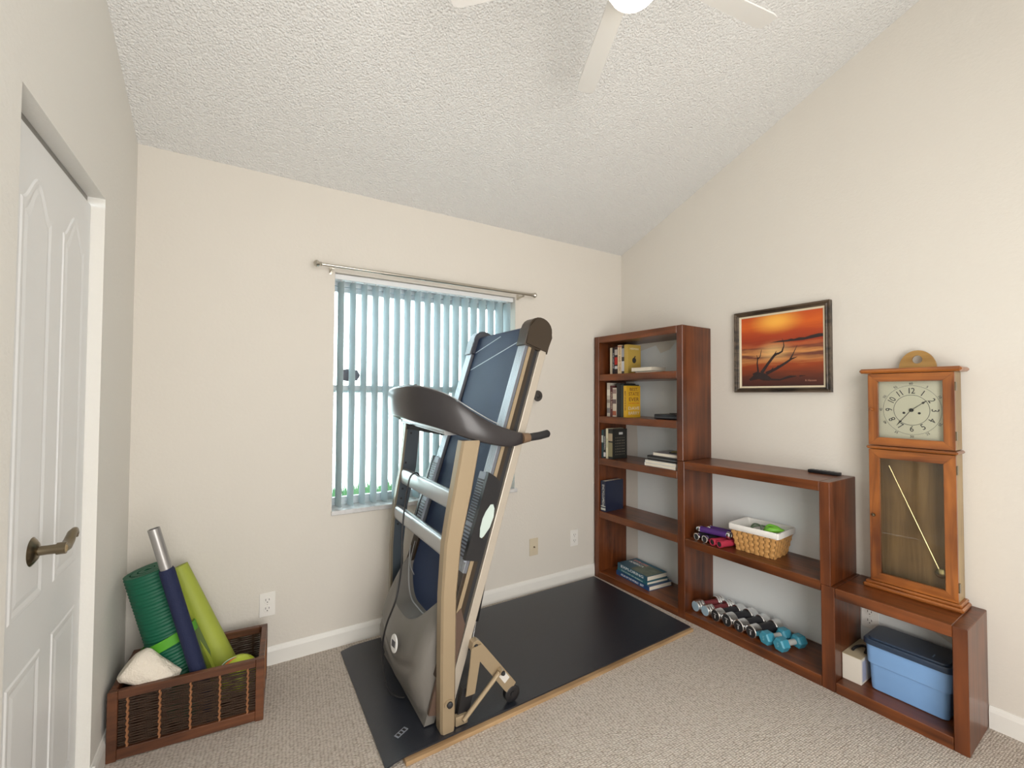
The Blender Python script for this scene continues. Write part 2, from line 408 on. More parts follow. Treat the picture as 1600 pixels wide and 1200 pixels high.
for x, s_ in ((-2.205, -1), (-.905, 1)):
    obj('finial', lathe([(.008, 0), (.013, .004), (.009, .01), (.016, .018), (.018, .026), (.013, .034), (.004, .04)], 16, axis_m((x, -.075, RZc), (s_, 0, 0))), M['nickel'], rod, world=True, smooth=True)
for x in (-2.15, -.97):
    b = bmesh.new(); add_box(b, x-.008, x+.008, -.004, 0, RZc-.03, RZc+.02); add_box(b, x-.005, x+.005, -.075, -.002, RZc-.022, RZc-.012); add_tube(b, [(x-.006, -.075, RZc-.013), (x+.006, -.075, RZc-.013)], .006, 8)
    obj('bracket', b, M['nickel'], rod, world=True)
hb = thing('curtain_holdback', 'round dark metal curtain holdback on the wall right of the window', 'holdback', (-.862, -.002, 1.33))
obj('backplate', lathe([(.0, 0), (.018, 0), (.018, .004), (.008, .006), (.007, .085), (.0, .085)], 16, axis_m((-.862, 0, 1.33), (0, -1, 0))), M['blackm'], hb, world=True, smooth=True)
obj('disc', lathe([(.0, .085), (.033, .085), (.037, .089), (.035, .094), (.024, .092), (.014, .094), (.010, .100), (.0, .102)], 24, axis_m((-.862, 0, 1.33), (0, -1, 0))), mat('dark_bronze', (.09, .085, .08), .35, .6), hb, world=True, smooth=True)

# ------------------------------------------------------------------ outlets
def outlet(label, loc, rz, m, coax=False, group=None):
    t = thing('coax_plate' if coax else 'wall_outlet', label, 'outlet', loc, rz)
    obj('plate', box(-.035, .035, -.0055, 0, -.0575, .0575, .002), m, t)
    if coax:
        obj('jack', lathe([(.0, 0), (.005, 0), (.005, .009), (.002, .009), (0, .006)], 12, axis_m((0, -.005, 0), (0, -1, 0))), M['brass'], t)
        for z in (-.042, .042): obj('screw', lathe([(0, 0), (.003, 0), (0, .0014)], 8, axis_m((0, -.0052, z), (0, -1, 0))), m, t)
        return t
    for z in (-.0205, .0205):
        b = lathe([(0, 0), (.0165, 0), (.0165, .0015), (.0155, .002), (0, .002)], 20, axis_m((0, -.0054, z), (0, -1, 0)))
        r_ = obj('receptacle', b, m, t)
        b = bmesh.new()
        add_box(b, -.0085, -.0062, -.0082, -.0070, z-.001, z+.009); add_box(b, .0062, .0085, -.0082, -.0070, z, z+.008)
        add_lathe(b, [(0, 0), (.0026, 0), (.0026, .001), (0, .001)], 8, axis_m((0, -.0071, z-.008), (0, -1, 0)))
        obj('slot', b, M['blackm'], r_)
    obj('screw', lathe([(0, 0), (.003, 0), (0, .0014)], 8, axis_m((0, -.0052, 0), (0, -1, 0))), M['nickel'], t)
    return t
outlet('white electrical outlet on the back wall above the wooden crate', (-2.42, 0, .297), 0, M['outlet'])
outlet('ivory coaxial wall plate with one small round jack', (-.831, 0, .302), 0, M['ivory'], True)
outlet('white electrical outlet low on the back wall nearest the bookcase', (-.478, 0, .306), 0, M['outlet'])
outlet('white electrical outlet inside the lowest bookcase section', RW(1.578, 0, .278), RZ, M['outlet'])
S_PATCH = mat('bare_patch', (.50, .40, .28), .8)

# ------------------------------------------------------------------ ceiling fan
FX, FY, FZ = -1.60, -1.63, 2.60
fan = thing('ceiling_fan', 'white five-blade ceiling fan with a lit frosted glass bowl', 'ceiling fan', (FX, FY, FZ))
wm = mat('fan_white', (.78, .76, .73), .45)
cz = ceil_z(FY)
obj('canopy', lathe([(0, cz+.01), (.065, cz-.0), (.068, cz-.03), (.05, cz-.06), (.018, cz-.075), (0, cz-.075)], 24, Matrix.Translation((FX, FY, 0))), wm, fan, world=True, smooth=True)
obj('downrod', tube([(FX, FY, FZ+.05), (FX, FY, cz-.05)], .012, 12), wm, fan, world=True, smooth=True)
obj('motor_housing', lathe([(0, .075), (.04, .075), (.085, .05), (.10, .02), (.10, -.02), (.085, -.045), (.06, -.06), (0, -.06)], 32, Matrix.Translation((FX, FY, FZ))), wm, fan, world=True, smooth=True)
obj('light_fitter', lathe([(0, -.055), (.06, -.058), (.076, -.070), (.078, -.083), (0, -.083)], 32, Matrix.Translation((FX, FY, FZ))), wm, fan, world=True, smooth=True)
gm = mat('lit_glass', (1, .95, .85), .5, emit=(1, .87, .68), estr=20)
prof = [(.072, -.082)] + [(.071*math.cos(a), -.085-.048*math.sin(a)) for a in [k*PI/2/9 for k in range(9)]] + [(.001, -.133)]
gl = obj('light_bowl', lathe(prof, 32, Matrix.Translation((FX, FY, FZ))), gm, fan, world=True, smooth=True)
def blade_bm():
    b = bmesh.new(); ol = [(.13, -.030), (.54, -.036), (.562, -.030), (.565, 0), (.562, .030), (.54, .036), (.13, .030)]
    add_prism(b, ol, -.003, .003, lambda a, c, d: (a, c, d + c*.18)); return b
bl0 = None
for k in range(5):
    a = math.radians(63.5 + 72*k)
    if bl0 is None:
        bl0 = obj('blade', blade_bm(), wm, fan)
        bb = bmesh.new(); add_box(bb, .085, .15, -.016, .016, .003, .008); obj('blade_iron', bb, wm, bl0); s = bl0
    else: s = copy_tree(bl0, fan)
    s.rotation_euler = (0, 0, a); s.location = (0, 0, .0)

# ------------------------------------------------------------------ floor mat and board
b = bmesh.new()
poly = [(-2.02, -.938), (-.340, -.888), (-.352, -.10), (-2.02, -.10)]
add_prism(b, poly, .0005, .0165, lambda a, c, d: (a, c, d))
bd = obj('plywood_board', b, M['board']); tag(bd, 'pale plywood board lying under the black rubber mat', 'board')
b = bmesh.new(); NX, NY = 60, 14; rows = []
for side in (0, 1):
    g_ = []
    for i in range(NX+1):
        t = i/NX; x = -2.088 + t*(1.743)
        y0 = -.918 + t*.046; y1 = -.085 + t*.022
        r_ = []
        for j in range(NY+1):
            s_ = j/NY; y = y0+(y1-y0)*s_
            drop = max(0, (-2.015-x)/.075)
            z = .0172 - .0145*min(1, drop)**1.5
            # raised wrinkle near the left end
            z += .004*math.exp(-((x+1.975 - .05*(s_-.4))/.012)**2) * (math.exp(-((s_-.42)/.22)**2))
            r_.append(b.verts.new((x, y, z + (.0065 if side else 0))))
        g_.append(r_)
    rows.append(g_)
for side in (0, 1):
    for i in range(NX):
        for j in range(NY):
            q = rows[side]; b.faces.new((q[i][j], q[i+1][j], q[i+1][j+1], q[i][j+1]))
for i in range(NX):
    for j in (0, NY): b.faces.new((rows[0][i][j], rows[0][i+1][j], rows[1][i+1][j], rows[1][i][j]))
for j in range(NY):
    for i in (0, NX): b.faces.new((rows[0][i][j], rows[0][i][j+1], rows[1][i][j+1], rows[1][i][j]))
mt = thing('rubber_mat', 'large black rubber equipment mat under the folded treadmill', 'mat', (-1.2, -.5, .017))
obj('sheet', b, mat('black_rubber', (.011, .014, .022), .36, spec=.85, bump=.10, scale=260, vary=.3, vscale=5), mt, world=True, smooth=True)
b = bmesh.new(); add_box(b, -.028, .028, -.011, .011, 0, .0006)
lg = obj('stamped_mark', b, mat('mark_grey', (.22, .24, .28), .5), mt); lg.location = (-1.995+1.2, -.80+.5, .0068); lg.rotation_euler = (0, -.0, .5)
for k in range(3):
    q = obj('stamped_stroke', box(-.005, .005, -.007, .007, .0006, .001), M['blackm'], lg); q.location = (-.016+.016*k, 0, 0)

# ------------------------------------------------------------------ treadmill
TZ = .0245
tm = thing('treadmill', 'folded-up treadmill with dark blue belt, champagne uprights and grey motor hood', 'treadmill', (-1.82, -.53, TZ))
champ = mat('champagne_metal', (.36, .28, .18), .34, .35)
silver = mat('silver_paint', (.42, .43, .44), .3, .5)
bronze = mat('bronze_plastic', (.035, .023, .013), .34)
darkg = mat('charcoal_plastic', (.06, .065, .08), .35)
slate = mat('slate_upright', (.045, .06, .075), .4)
hoodm = mat('hood_grey', (.155, .145, .13), .36, bump=.12, scale=400)
beltm = mat('belt_navy', (.016, .032, .085), .58, spec=.3, bump=.3, scale=350, vary=.25, vscale=7)
ribm = mat('foot_rail_grey', (.40, .43, .47), .35, .3); groove = mat('foot_rail_groove', (.12, .13, .15), .5)
padm = mat('foot_pad_grey', (.34, .38, .45), .5)
def P(o): return dict(parent=o, world=True)
# near upright: path in x,z with widths
def upright(yo, yi, m, path):
    b = bmesh.new(); rings = []
    for xl, xr, z in path:
        c = .008
        rings.append([Vector((xl+c, yo, z)), Vector((xl, yo+(yi-yo)*.2, z)), Vector((xl, yi, z)), Vector((xr, yi, z)), Vector((xr, yo+(yi-yo)*.2, z)), Vector((xr-c, yo, z))])
    loft(b, rings); return b
pathN = [(-1.868, -1.812, TZ), (-1.872, -1.810, TZ+.012), (-1.873, -1.809, .3), (-1.872, -1.807, .55), (-1.860, -1.787, .75), (-1.840, -1.760, .87), (-1.825, -1.742, .95), (-1.788, -1.704, 1.150)]
un = obj('upright', upright(-.900, -.852, champ, pathN), champ, smooth=True, angle=25, label='champagne metal upright', **P(tm))
uf = obj('upright', upright(-.178, -.218, slate, pathN[:-1] + [(-1.800, -1.722, 1.185)]), mat('upright_bronze', (.20, .17, .12), .35, .3), smooth=True, angle=25, **P(tm))
# inner channel plate of the far upright (dark) with bolt heads
b = bmesh.new()
pts = [(z, xl, xr) for xl, xr, z in pathN[1:-1]] + [(1.18, -1.798, -1.724)]
loft(b, [[Vector((xl+.010, -.2195, z)), Vector((xl+.010, -.2185, z)), Vector((xr-.001, -.2185, z)), Vector((xr-.001, -.2195, z))] for z, xl, xr in pts])
ch = obj('inner_channel', b, slate, label='dark slate inner face', **P(uf))
for z, x in ((1.13, -1.772), (.975, -1.80), (.84, -1.815), (.79, -1.822), (.66, -1.838)):
    obj('bolt', lathe([(0, 0), (.006, 0), (.005, .003), (0, .004)], 10, axis_m((x, -.2195, z), (0, -1, 0))), M['blackm'], **P(uf))
obj('pivot_bolt', lathe([(0, 0), (.019, 0), (.019, .004), (.0, .004)], 20, axis_m((-1.840, -.900, .135), (0, -1, 0))), champ, smooth=True, **P(un))
obj('bolt_cap', lathe([(0, .004), (.012, .004), (.012, .010), (.008, .013), (.0, .014)], 16, axis_m((-1.838, -.900, .135), (0, -1, 0))), M['blackm'], smooth=True, **P(un))
# crossbars
for zc_, xc, h_ in ((.905, -1.805, .078), (.722, -1.838, .072)):
    b = bmesh.new(); rings = []
    for y in (-.219, -.852):
        rings.append([Vector((xc + math.copysign(abs(math.cos(a))**.6, math.cos(a))*.020, y, zc_ + math.copysign(abs(math.sin(a))**.6, math.sin(a))*h_/2)) for a in [2*PI*k/20 for k in range(20)]])
    loft(b, rings); obj('crossbar', b, silver, smooth=True, angle=50, label='silver crossbar', **P(tm))
# console and handlebar arms: swept band
KP = [(-1.49, -.165, 1.165, 1.128, .040), (-1.66, -.150, 1.22, 1.127, .040), (-1.76, -.160, 1.28, 1.154, .05), (-1.83, -.195, 1.33, 1.20, .08), (-1.89, -.26, 1.35, 1.225, .12), (-1.935, -.36, 1.36, 1.235, .16),
      (-1.955, -.48, 1.365, 1.240, .18), (-1.953, -.58, 1.372, 1.235, .18), (-1.935, -.68, 1.375, 1.222, .16), (-1.895, -.77, 1.362, 1.208, .12), (-1.835, -.845, 1.332, 1.186, .08),
      (-1.76, -.890, 1.279, 1.156, .045), (-1.66, -.908, 1.222, 1.129, .036), (-1.56, -.905, 1.187, 1.114, .034), (-1.48, -.888, 1.168, 1.124, .034)]
def catmull(pts, sub=4):
    out = []
    for i in range(len(pts)-1):
        p0, p1, p2, p3 = pts[max(0, i-1)], pts[i], pts[i+1], pts[min(len(pts)-1, i+2)]
        for k in range(sub):
            t = k/sub
            out.append(tuple(.5*((2*b_)+(-a+c)*t+(2*a-5*b_+4*c-d)*t*t+(-a+3*b_-3*c+d)*t**3) for a, b_, c, d in zip(p0, p1, p2, p3)))
    out.append(pts[-1]); return out
K = catmull(KP, 4)
b = bmesh.new(); rings = []
for i, (x, y, zt, zb, th) in enumerate(K):
    a = K[max(0, i-1)]; c = K[min(len(K)-1, i+1)]
    t = Vector((c[0]-a[0], c[1]-a[1], 0)).normalized(); nn = Vector((-t.y, t.x, 0))     # inward
    o_ = Vector((x, y, 0))
    e = min(.008, (zt-zb)*.2)
    prof = [(0, zb+e), (-.003, (zt+zb)/2), (0, zt-e), (e*.5, zt-e*.25), (e*1.6, zt), (th, zt-.012-th*.25), (th, zb+.012+th*.15), (e*1.3, zb), (e*.4, zb+e*.3)]
    rings.append([o_ + nn*p + Vector((0, 0, z)) for p, z in prof])
loft(b, rings)
cons = obj('console', b, mat('console_bronze', (.030, .027, .029), .3, coat=.1), smooth=True, angle=60, label='curved dark console with side arms', **P(tm))
# silver line along the top edge, under tray, display
b = bmesh.new()
add_tube(b, [(K[i][0]+.012*(1 if i < 99 else 0), K[i][1]+(.010 if K[i][1] < -.53 else -.010)*.9, K[i][2]+.001) for i in range(12, 50)], .0025, 6)
obj('edge_trim', b, silver, smooth=True, **P(cons))
b = bmesh.new(); add_bar(b, (-1.795, -.26, 1.205), (-1.785, -.815, 1.182), .085, .020, (0, 0, 1), .004)
obj('under_tray', b, silver, **P(cons))
b = bmesh.new(); add_bar(b, (-1.83, -.40, 1.178), (-1.76, -.66, 1.166), .05, .018, (0, 0, 1), .003)
obj('tray_bracket', b, M['blackm'], **P(cons))
b = bmesh.new(); add_bar(b, (-1.795, -.30, 1.33), (-1.795, -.76, 1.33), .09, .006, (.4, 0, 1), .001)
obj('display', b, darkg, **P(cons))
b = bmesh.new(); add_bar(b, (-1.875, -.52, 1.365), (-1.865, -.56, 1.375), .012, .016, (0, 0, 1), .002); obj('book_rest_stop', b, M['blackm'], **P(cons))
for y, yy in ((-.886, -.872), (-.167, -.18)):
    obj('collar', tube([(-1.50, y, 1.147), (-1.462, y, 1.149)], [.024, .0195], 16), champ if False else mat('collar_bronze', (.16, .10, .06), .4), smooth=True, **P(cons))
    obj('grip', tube([(-1.470, y, 1.148), (-1.40, (y+yy)/2, 1.153), (-1.352, yy, 1.160), (-1.344, yy, 1.161)], [.0175, .0175, .0175, .012], 16), M['blackm'], smooth=True, label='black foam hand grip', **P(cons))

# deck frame: s up along the deck, n away from the belt
SV = Vector((.299, 0, .954)).normalized(); NV = Vector((SV.z, 0, -SV.x)); DO = Vector((-1.795, 0, .09))
def D(s, n, y): v = DO + SV*s + NV*n; return Vector((v.x, y, v.z))
def dbox(s0, s1, n0, n1, y0, y1, bev=0):
    b = bmesh.new()
    add_box(b, s0, s1, n0, n1, y0, y1, bev, 2)
    for v in b.verts: v.co = D(v.co.x, v.co.y, v.co.z)
    return b
YN, YFa = -.846, -.235          # outer faces of the deck, near and far
deck = obj('deck', dbox(.05, 1.56, -.092, -.03, -.80, -.30), M['blackm'], **P(tm))
obj('running_belt', (lambda b: b)(dbox(.06, 1.60, -.104, -.093, -.785, -.305, .004)), beltm, label='dark navy running belt', **P(deck))
obj('rear_roller', tube([D(1.585, -.064, -.80), D(1.585, -.064, -.29)], .040, 20), beltm, smooth=True, **P(deck))
for (s0, s1) in ((1.424, 1.539),):
    pass
def seam(s0, y0, s1, y1):
    b = bmesh.new(); add_bar(b, D(s0, -.1042, y0), D(s1, -.1042, y1), .005, .001, tuple(-NV)); return b
obj('belt_seam', seam(1.415, -.318, 1.545, -.785), mat('seam_pale', (.45, .52, .60), .5), **P(deck))
obj('belt_seam', seam(1.515, -.318, 1.585, -.56), bpy.data.materials['seam_pale'], **P(deck))
for side, yo, sg in (('near', YN, 1), ('far', YFa, -1)):
    def yy(a, c_): return (yo+sg*a, yo+sg*c_)
    def db(s0, s1, n0, n1, a, c_, bev=0): y0, y1 = sorted(yy(a, c_)); return dbox(s0, s1, n0, n1, y0, y1, bev)
    obj('frame_rail', db(-.055, 1.515, -.038, 0, -.004, .030, .003), mat('rail_champagne_'+side, (.48, .43, .36), .3, .3), label='pale champagne frame rail', **P(tm))
    obj('rail_gap', db(.05, 1.54, -.063, -.038, .012, .03), M['blackm'], **P(tm))
    fr = obj('foot_rail', db(.50, 1.55, -.116, -.101, .0, .062, .002), groove, label='silver grey ribbed foot rail', **P(tm))
    for k in range(5):
        obj('rib', db(.50, 1.53, -.118, -.116, .001+k*.0125, .0105+k*.0125), ribm, **P(fr))
    obj('lower_rail', db(.10, .50, -.116, -.101, .0, .062, .002), bronze, label='dark lower foot rail', **P(tm))
    obj('side_strip', db(.10, 1.54, -.100, -.083, -.001, .03), champ, label='tan side strip', **P(tm))
    obj('side_strip', db(.10, 1.54, -.083, -.064, -.002, .03), bronze, label='brown side strip', **P(tm))
    # end cap: half-round profile
    b = bmesh.new(); poly = [(1.505, -.128), (1.505, .006)]
    for k in range(0, 13):
        a = PI/2*k/12*2
        poly.append((1.585 + .072*math.sin(a)**.8 if math.sin(a) > 0 else 1.585, -.061 + .067*math.cos(a)))
    y0, y1 = sorted(yy(-.012, .070))
    add_prism(b, poly, y0, y1, lambda s_, n_, d: D(s_, n_, d))
    bmesh.ops.bevel(b, geom=[e for e in b.edges if abs(e.verts[0].co.y-e.verts[1].co.y) < 1e-5], offset=.008, segments=2, affect='EDGES')
    obj('end_cap', b, bronze if side == 'near' else darkg, smooth=True, angle=50, label='rounded plastic end cap', **P(tm))
    # foot pad with raised studs on the lower foot rail
    pad = obj('foot_pad', db(.545, .915, -.132, -.119, -.006, .070, .003), padm, label='textured blue-grey step pad', **P(tm))
    b = bmesh.new()
    for i in range(16):
        for j in range(5):
            s0 = .70+i*.0118; c0 = .006+j*.0125+(i % 2)*.003
            y0_, y1_ = sorted(yy(c0, c0+.008)); bb_ = dbox(s0, s0+.0075, -.1345, -.132, y0_, y1_); me = bpy.data.meshes.new('t'); bb_.to_mesh(me); bb_.free(); b.from_mesh(me); bpy.data.meshes.remove(me)
    for i in range(9):
        s0 = .56+i*.0145
        y0_, y1_ = sorted(yy(.006, .064)); bb_ = dbox(s0, s0+.006, -.1345, -.132, y0_, y1_); me = bpy.data.meshes.new('t'); bb_.to_mesh(me); bb_.free(); b.from_mesh(me); bpy.data.meshes.remove(me)
    st = obj('tread_studs', b, darkg, label='dark raised treads', **P(pad)); st['kind'] = 'stuff'
    # curved black side guard with a pale insert
    ol = [(.92, -.137), (.91, -.100), (.895, -.074), (.86, -.064), (.80, -.062), (.793, -.088), (.76, -.102), (.73, -.108), (.69, -.107), (.655, -.098), (.648, -.068), (.56, -.066), (.555, -.137)]
    y0, y1 = sorted(yy(-.020, .002)); b = prism(ol, y0, y1, lambda s_, n_, d: D(s_, n_, d))
    gd = obj('side_guard', b, M['black'], label='black curved side guard', **P(tm))
    ol = [(.795, -.089), (.80, -.076), (.78, -.062), (.745, -.055), (.70, -.060), (.66, -.078), (.643, -.093), (.66, -.100), (.70, -.108), (.74, -.106), (.77, -.098)]
    y0, y1 = sorted(yy(-.016, -.004)); b = prism(ol, y0, y1, lambda s_, n_, d: D(s_, n_, d))
    obj('guard_insert', b, mat('pale_green_'+side, (.50, .60, .56), .35), label='pale green grey oval insert', **P(gd))
    # brown lower side cover
    ol = [(-.04, -.10), (.22, -.110), (.335, -.105), (.365, -.085), (.30, -.045), (.10, -.040), (-.04, -.040)]
    y0, y1 = sorted(yy(-.003, .012)); obj('side_cover', prism(ol, y0, y1, lambda s_, n_, d: D(s_, n_, d)), mat('brown_cover_'+side, (.10, .062, .045), .4), label='brown lower side cover', **P(tm))
# motor hood: grid surface closed at the back
b = bmesh.new(); YA, YB = -.825, -.255; NYY, NZZ = 28, 26
grid = []
for i in range(NYY+1):
    t = i/NYY; y = YA+(YB-YA)*t; c = abs(t*2-1)
    ztop = .36 + .19*max(0, (c-.15)/.85)**2.2
    row = []
    for j in range(NZZ+1):
        u = j/NZZ; z = TZ+.004 + (ztop-TZ-.004)*u
        xb = -1.795 + .313*(z-.09) - .128          # belt plane
        full = -1.905 - .055*math.sin(min(1, z/.26)*PI/2) if z < .26 else -1.96
        # front profile: blend to belt plane at the top
        k = max(0, (z-.17)/(.40))
        bulge = (1 - min(1, k)**1.25)
        x = xb + (full-xb)*bulge if z > .17 else full
        if z < .10: x += .045*((.10-z)/.1)**2
        edge = max(0, (c-.72)/.28)
        x += (.035 if t < .5 else .07)*edge**2.4*(1 if bulge > .02 else bulge)
        # central raised tongue
        if c < .5: x -= .010*math.cos(c*PI)*bulge
        # recessed scoop below the badge
        x += .012*math.exp(-((z-.17-.10*(c**1.5))/.018)**2)*(1-edge)
        x = min(x, xb+.03)
        row.append(b.verts.new((x, y, z)))
    grid.append(row)
for i in range(NYY):
    for j in range(NZZ): b.faces.new((grid[i][j], grid[i+1][j], grid[i+1][j+1], grid[i][j+1]))
back = [[b.verts.new((max(grid[i][j].co.x+.004, -1.795+.313*(grid[i][j].co.z-.09)-.055), grid[i][j].co.y, grid[i][j].co.z)) for j in (0, NZZ)] for i in range(NYY+1)]
backs = [[b.verts.new((-1.795+.313*(grid[i][j].co.z-.09)-.055, grid[i][j].co.y, grid[i][j].co.z)) for j in range(NZZ+1)] for i in (0, NYY)]
for q, i in enumerate((0, NYY)):
    for j in range(NZZ): b.faces.new((grid[i][j], grid[i][j+1], backs[q][j+1], backs[q][j]))
for i in range(NYY):
    for q, j in enumerate((0, NZZ)): b.faces.new((grid[i][j], grid[i+1][j], back[i+1][q], back[i][q]))
bmesh.ops.remove_doubles(b, verts=b.verts[:], dist=1e-5)
hood = obj('motor_hood', b, hoodm, smooth=True, angle=60, label='grey moulded motor hood', **P(tm))
hm = hood.data
# pale rim along the hood's top edge
pts = []
for i in range(NYY+1):
    t = i/NYY; y = YA+(YB-YA)*t; c = abs(t*2-1); z = .36+.19*max(0, (c-.15)/.85)**2.2
    pts.append((-1.795+.313*(z-.09)-.130, y, z))
obj('hood_rim', tube(pts, .0035, 6), silver, smooth=True, **P(hood))
# badge
bx, by, bz = -1.968, -.612, .268
Mb = axis_m((bx, by, bz), (-1, -.12, .10), (0, 0, 1))
b = lathe([(0, 0), (.030, 0), (.030, .004), (.027, .005), (0, .005)], 28, Mb @ Matrix.Diagonal((1, 1.25, 1, 1)))
bdg = obj('badge', b, mat('badge_white', (.75, .75, .74), .3), label='white oval badge', **P(hood))
b = bmesh.new(); add_box(b, -.016, .016, -.013, .013, .005, .0062); b.transform(Mb); obj('badge_field', b, darkg, **P(bdg))
# feet of the hood / base tube across the floor
obj('base_tube', tube([(-1.84, -.852, .062), (-1.84, -.219, .062)], .022, 14), champ, smooth=True, **P(tm))
# folding linkage on the near side, and the same on the far side
for y, sg in ((-.866, -1), (-.215, 1)):
    fl = obj('support_leg', prism([(-1.735, .300), (-1.728, .328), (-1.708, .336), (-1.690, .322), (-1.522, .105), (-1.555, .068), (-1.575, .085), (-1.695, .245)], y-.016, y+.016, lambda a, c_, d: (a, d, c_)), champ, label='champagne folding leg', **P(tm))
    obj('hinge_bolt', lathe([(0, 0), (.011, 0), (.009, .006), (0, .008)], 14, axis_m((-1.714, y+sg*.016, .310), (0, sg, 0))), M['blackm'], smooth=True, **P(fl))
    whl = obj('transport_wheel', lathe([(0, -.014), (.030, -.014), (.036, -.010), (.036, .010), (.030, .014), (.012, .014), (.012, .017), (0, .017)], 28, axis_m((-1.538, y+sg*.004, TZ+.0365), (0, sg, 0))), M['black'], smooth=True, label='black transport wheel', **P(fl))
    obj('warning_sticker', (lambda bb: bb)(bar((-1.606, y+sg*.0165, .180), (-1.566, y+sg*.0165, .128), .030, .001, (0, 1, 0))), mat('sticker_white', (.62, .60, .56), .4), label='pale round warning sticker', **P(fl))
    obj('swing_link', prism([(-1.738, .312), (-1.692, .318), (-1.700, .250), (-1.722, .130), (-1.762, .130), (-1.745, .24)], y+sg*.018, y+sg*.024, lambda a, c_, d: (a, d, c_)), champ, label='champagne swing link', **P(tm))
    obj('link_sleeve', prism([(-1.770, .158), (-1.718, .150), (-1.748, .032), (-1.800, .030)], y-.012, y+.012, lambda a, c_, d: (a, d, c_)), M['black'], label='black link sleeve', **P(tm))
    b = bmesh.new(); add_tube(b, [(-1.612, y+sg*.03, .183), (-1.775, y+sg*.03, .046)], .0095, 10); add_tube(b, [(-1.606, y+sg*.016, .186), (-1.606, y+sg*.045, .186)], .011, 10)
    obj('brace_rod', b, champ, smooth=True, **P(tm))
    obj('brace_bolt', lathe([(0, 0), (.010, 0), (.008, .007), (0, .009)], 14, axis_m((-1.603, y+sg*.044, .184), (0, sg, 0))), M['blackm'], smooth=True, **P(tm))
    b = bmesh.new(); add_box(b, -1.806, -1.752, y+sg*.012-.012, y+sg*.012+.012, .0255, .064, .006, 2)
    fb = obj('floor_bracket', b, champ, smooth=True, **P(tm))
    obj('bracket_bolt', lathe([(0, 0), (.010, 0), (.008, .006), (0, .008)], 14, axis_m((-1.767, y+sg*.024, .045), (0, sg, 0))), M['blackm'], smooth=True, **P(fb))
b = bmesh.new(); add_tube(b, [(-1.474, -.5, .41), (-1.520, -.5, .20)], .012, 10); obj('gas_spring', b, M['black'], smooth=True, **P(tm))
gs = [o for o in tm.children if o.name.startswith('gas_spring')][0]
obj('piston_rod', tube([(-1.520, -.5, .20), (-1.545, -.5, .085)], .004, 8), M['chrome'], smooth=True, **P(gs))
obj('spring_mount', bar((-1.548, -.5, .083), (-1.82, -.5, .06), .02, .02), M['black'], **P(tm))
obj('spring_anchor', bar(D(.37, -.05, -.5), (-1.472, -.5, .415), .014, .014), M['black'], **P(tm))
# cords
cp = catmull([(-1.792, -.43, .86), (-1.796, -.43, .93), (-1.815, -.43, .955), (-1.843, -.43, .940), (-1.857, -.43, .89), (-1.871, -.43, .80), (-1.888, -.45, .68), (-1.905, -.50, .56), (-1.945, -.56, .44), (-1.985, -.545, .32), (-1.995, -.52, .21), (-1.988, -.535, .10), (-1.975, -.56, .045), (-1.95, -.60, .030), (-1.925, -.62, .030)], 5)
obj('power_cord', tube(cp, .0042, 8), M['black'], smooth=True, label='black power cord looped over the crossbar', **P(tm))
sp = catmull([(-1.79, -.35, .60), (-1.806, -.35, .54), (-1.812, -.35, .48), (-1.79, -.36, .42), (-1.79, -.37, .37)], 5)
obj('safety_cord', tube(sp, .002, 6), silver, smooth=True, **P(tm))
obj('safety_clip', bar((-1.793, -.37, .385), (-1.795, -.37, .345), .012, .010, (0, 1, 0), .002), M['black'], **P(tm))

# ------------------------------------------------------------------ wooden crate with reed sides
CR = -.082
cr = thing('wooden_crate', 'brown wooden crate with dark reed sides in the left corner', 'crate', (-2.682, -.237, 0), CR)
cw, cd, chh = .496, .310, .250
for sx in (-1, 1):
    for sy in (-1, 1):
        obj('corner_post', box(min(sx*cw/2, sx*(cw/2-.030)), max(sx*cw/2, sx*(cw/2-.030)), min(sy*cd/2, sy*(cd/2-.022)), max(sy*cd/2, sy*(cd/2-.022)), 0, chh, .002), M['crate'], cr)
for sy in (-1, 1):
    y = sy*(cd/2-.011)
    for z0, z1 in ((chh-.030, chh), (.004, .042)):
        obj('rail', box(-cw/2+.030, cw/2-.030, y-.0105, y+.0105, z0, z1, .002), M['crate'], cr)
for sx in (-1, 1):
    x = sx*(cw/2-.012)
    for z0, z1 in ((chh-.030, chh), (.004, .042)):
        obj('rail', box(x-.0105, x+.0105, -cd/2+.022, cd/2-.022, z0, z1, .002), M['crate'], cr)
obj('bottom_panel', box(-cw/2+.024, cw/2-.024, -cd/2+.022, cd/2-.022, .006, .014), M['crate'], cr)
NR = 36
for sy in (-1, 1):
    b = bmesh.new()
    for k in range(NR):
        z = .046 + k*(.170/(NR-1)); y = sy*(cd/2-.011)
        n = 8; pts = [(-cw/2+.031+(cw-.062)*i/n, y + .0018*(-1)**(i+k), z+random.uniform(-.0012, .0012)) for i in range(n+1)]
        add_tube(b, pts, random.uniform(.0019, .0026), 5)
    o = obj('reeds', b, M['reed'], cr, smooth=True); o['kind'] = 'stuff'
    for k in range(5):
        x = -cw/2 + .058 + k*(cw-.116)/4
        b = bmesh.new(); add_tube(b, [(x + .0022*math.sin(i*2.1), sy*(cd/2-.006), .042+i*.178/24) for i in range(25)], .0042, 6)
        obj('woven_cord', b, M['cord'], cr, smooth=True)
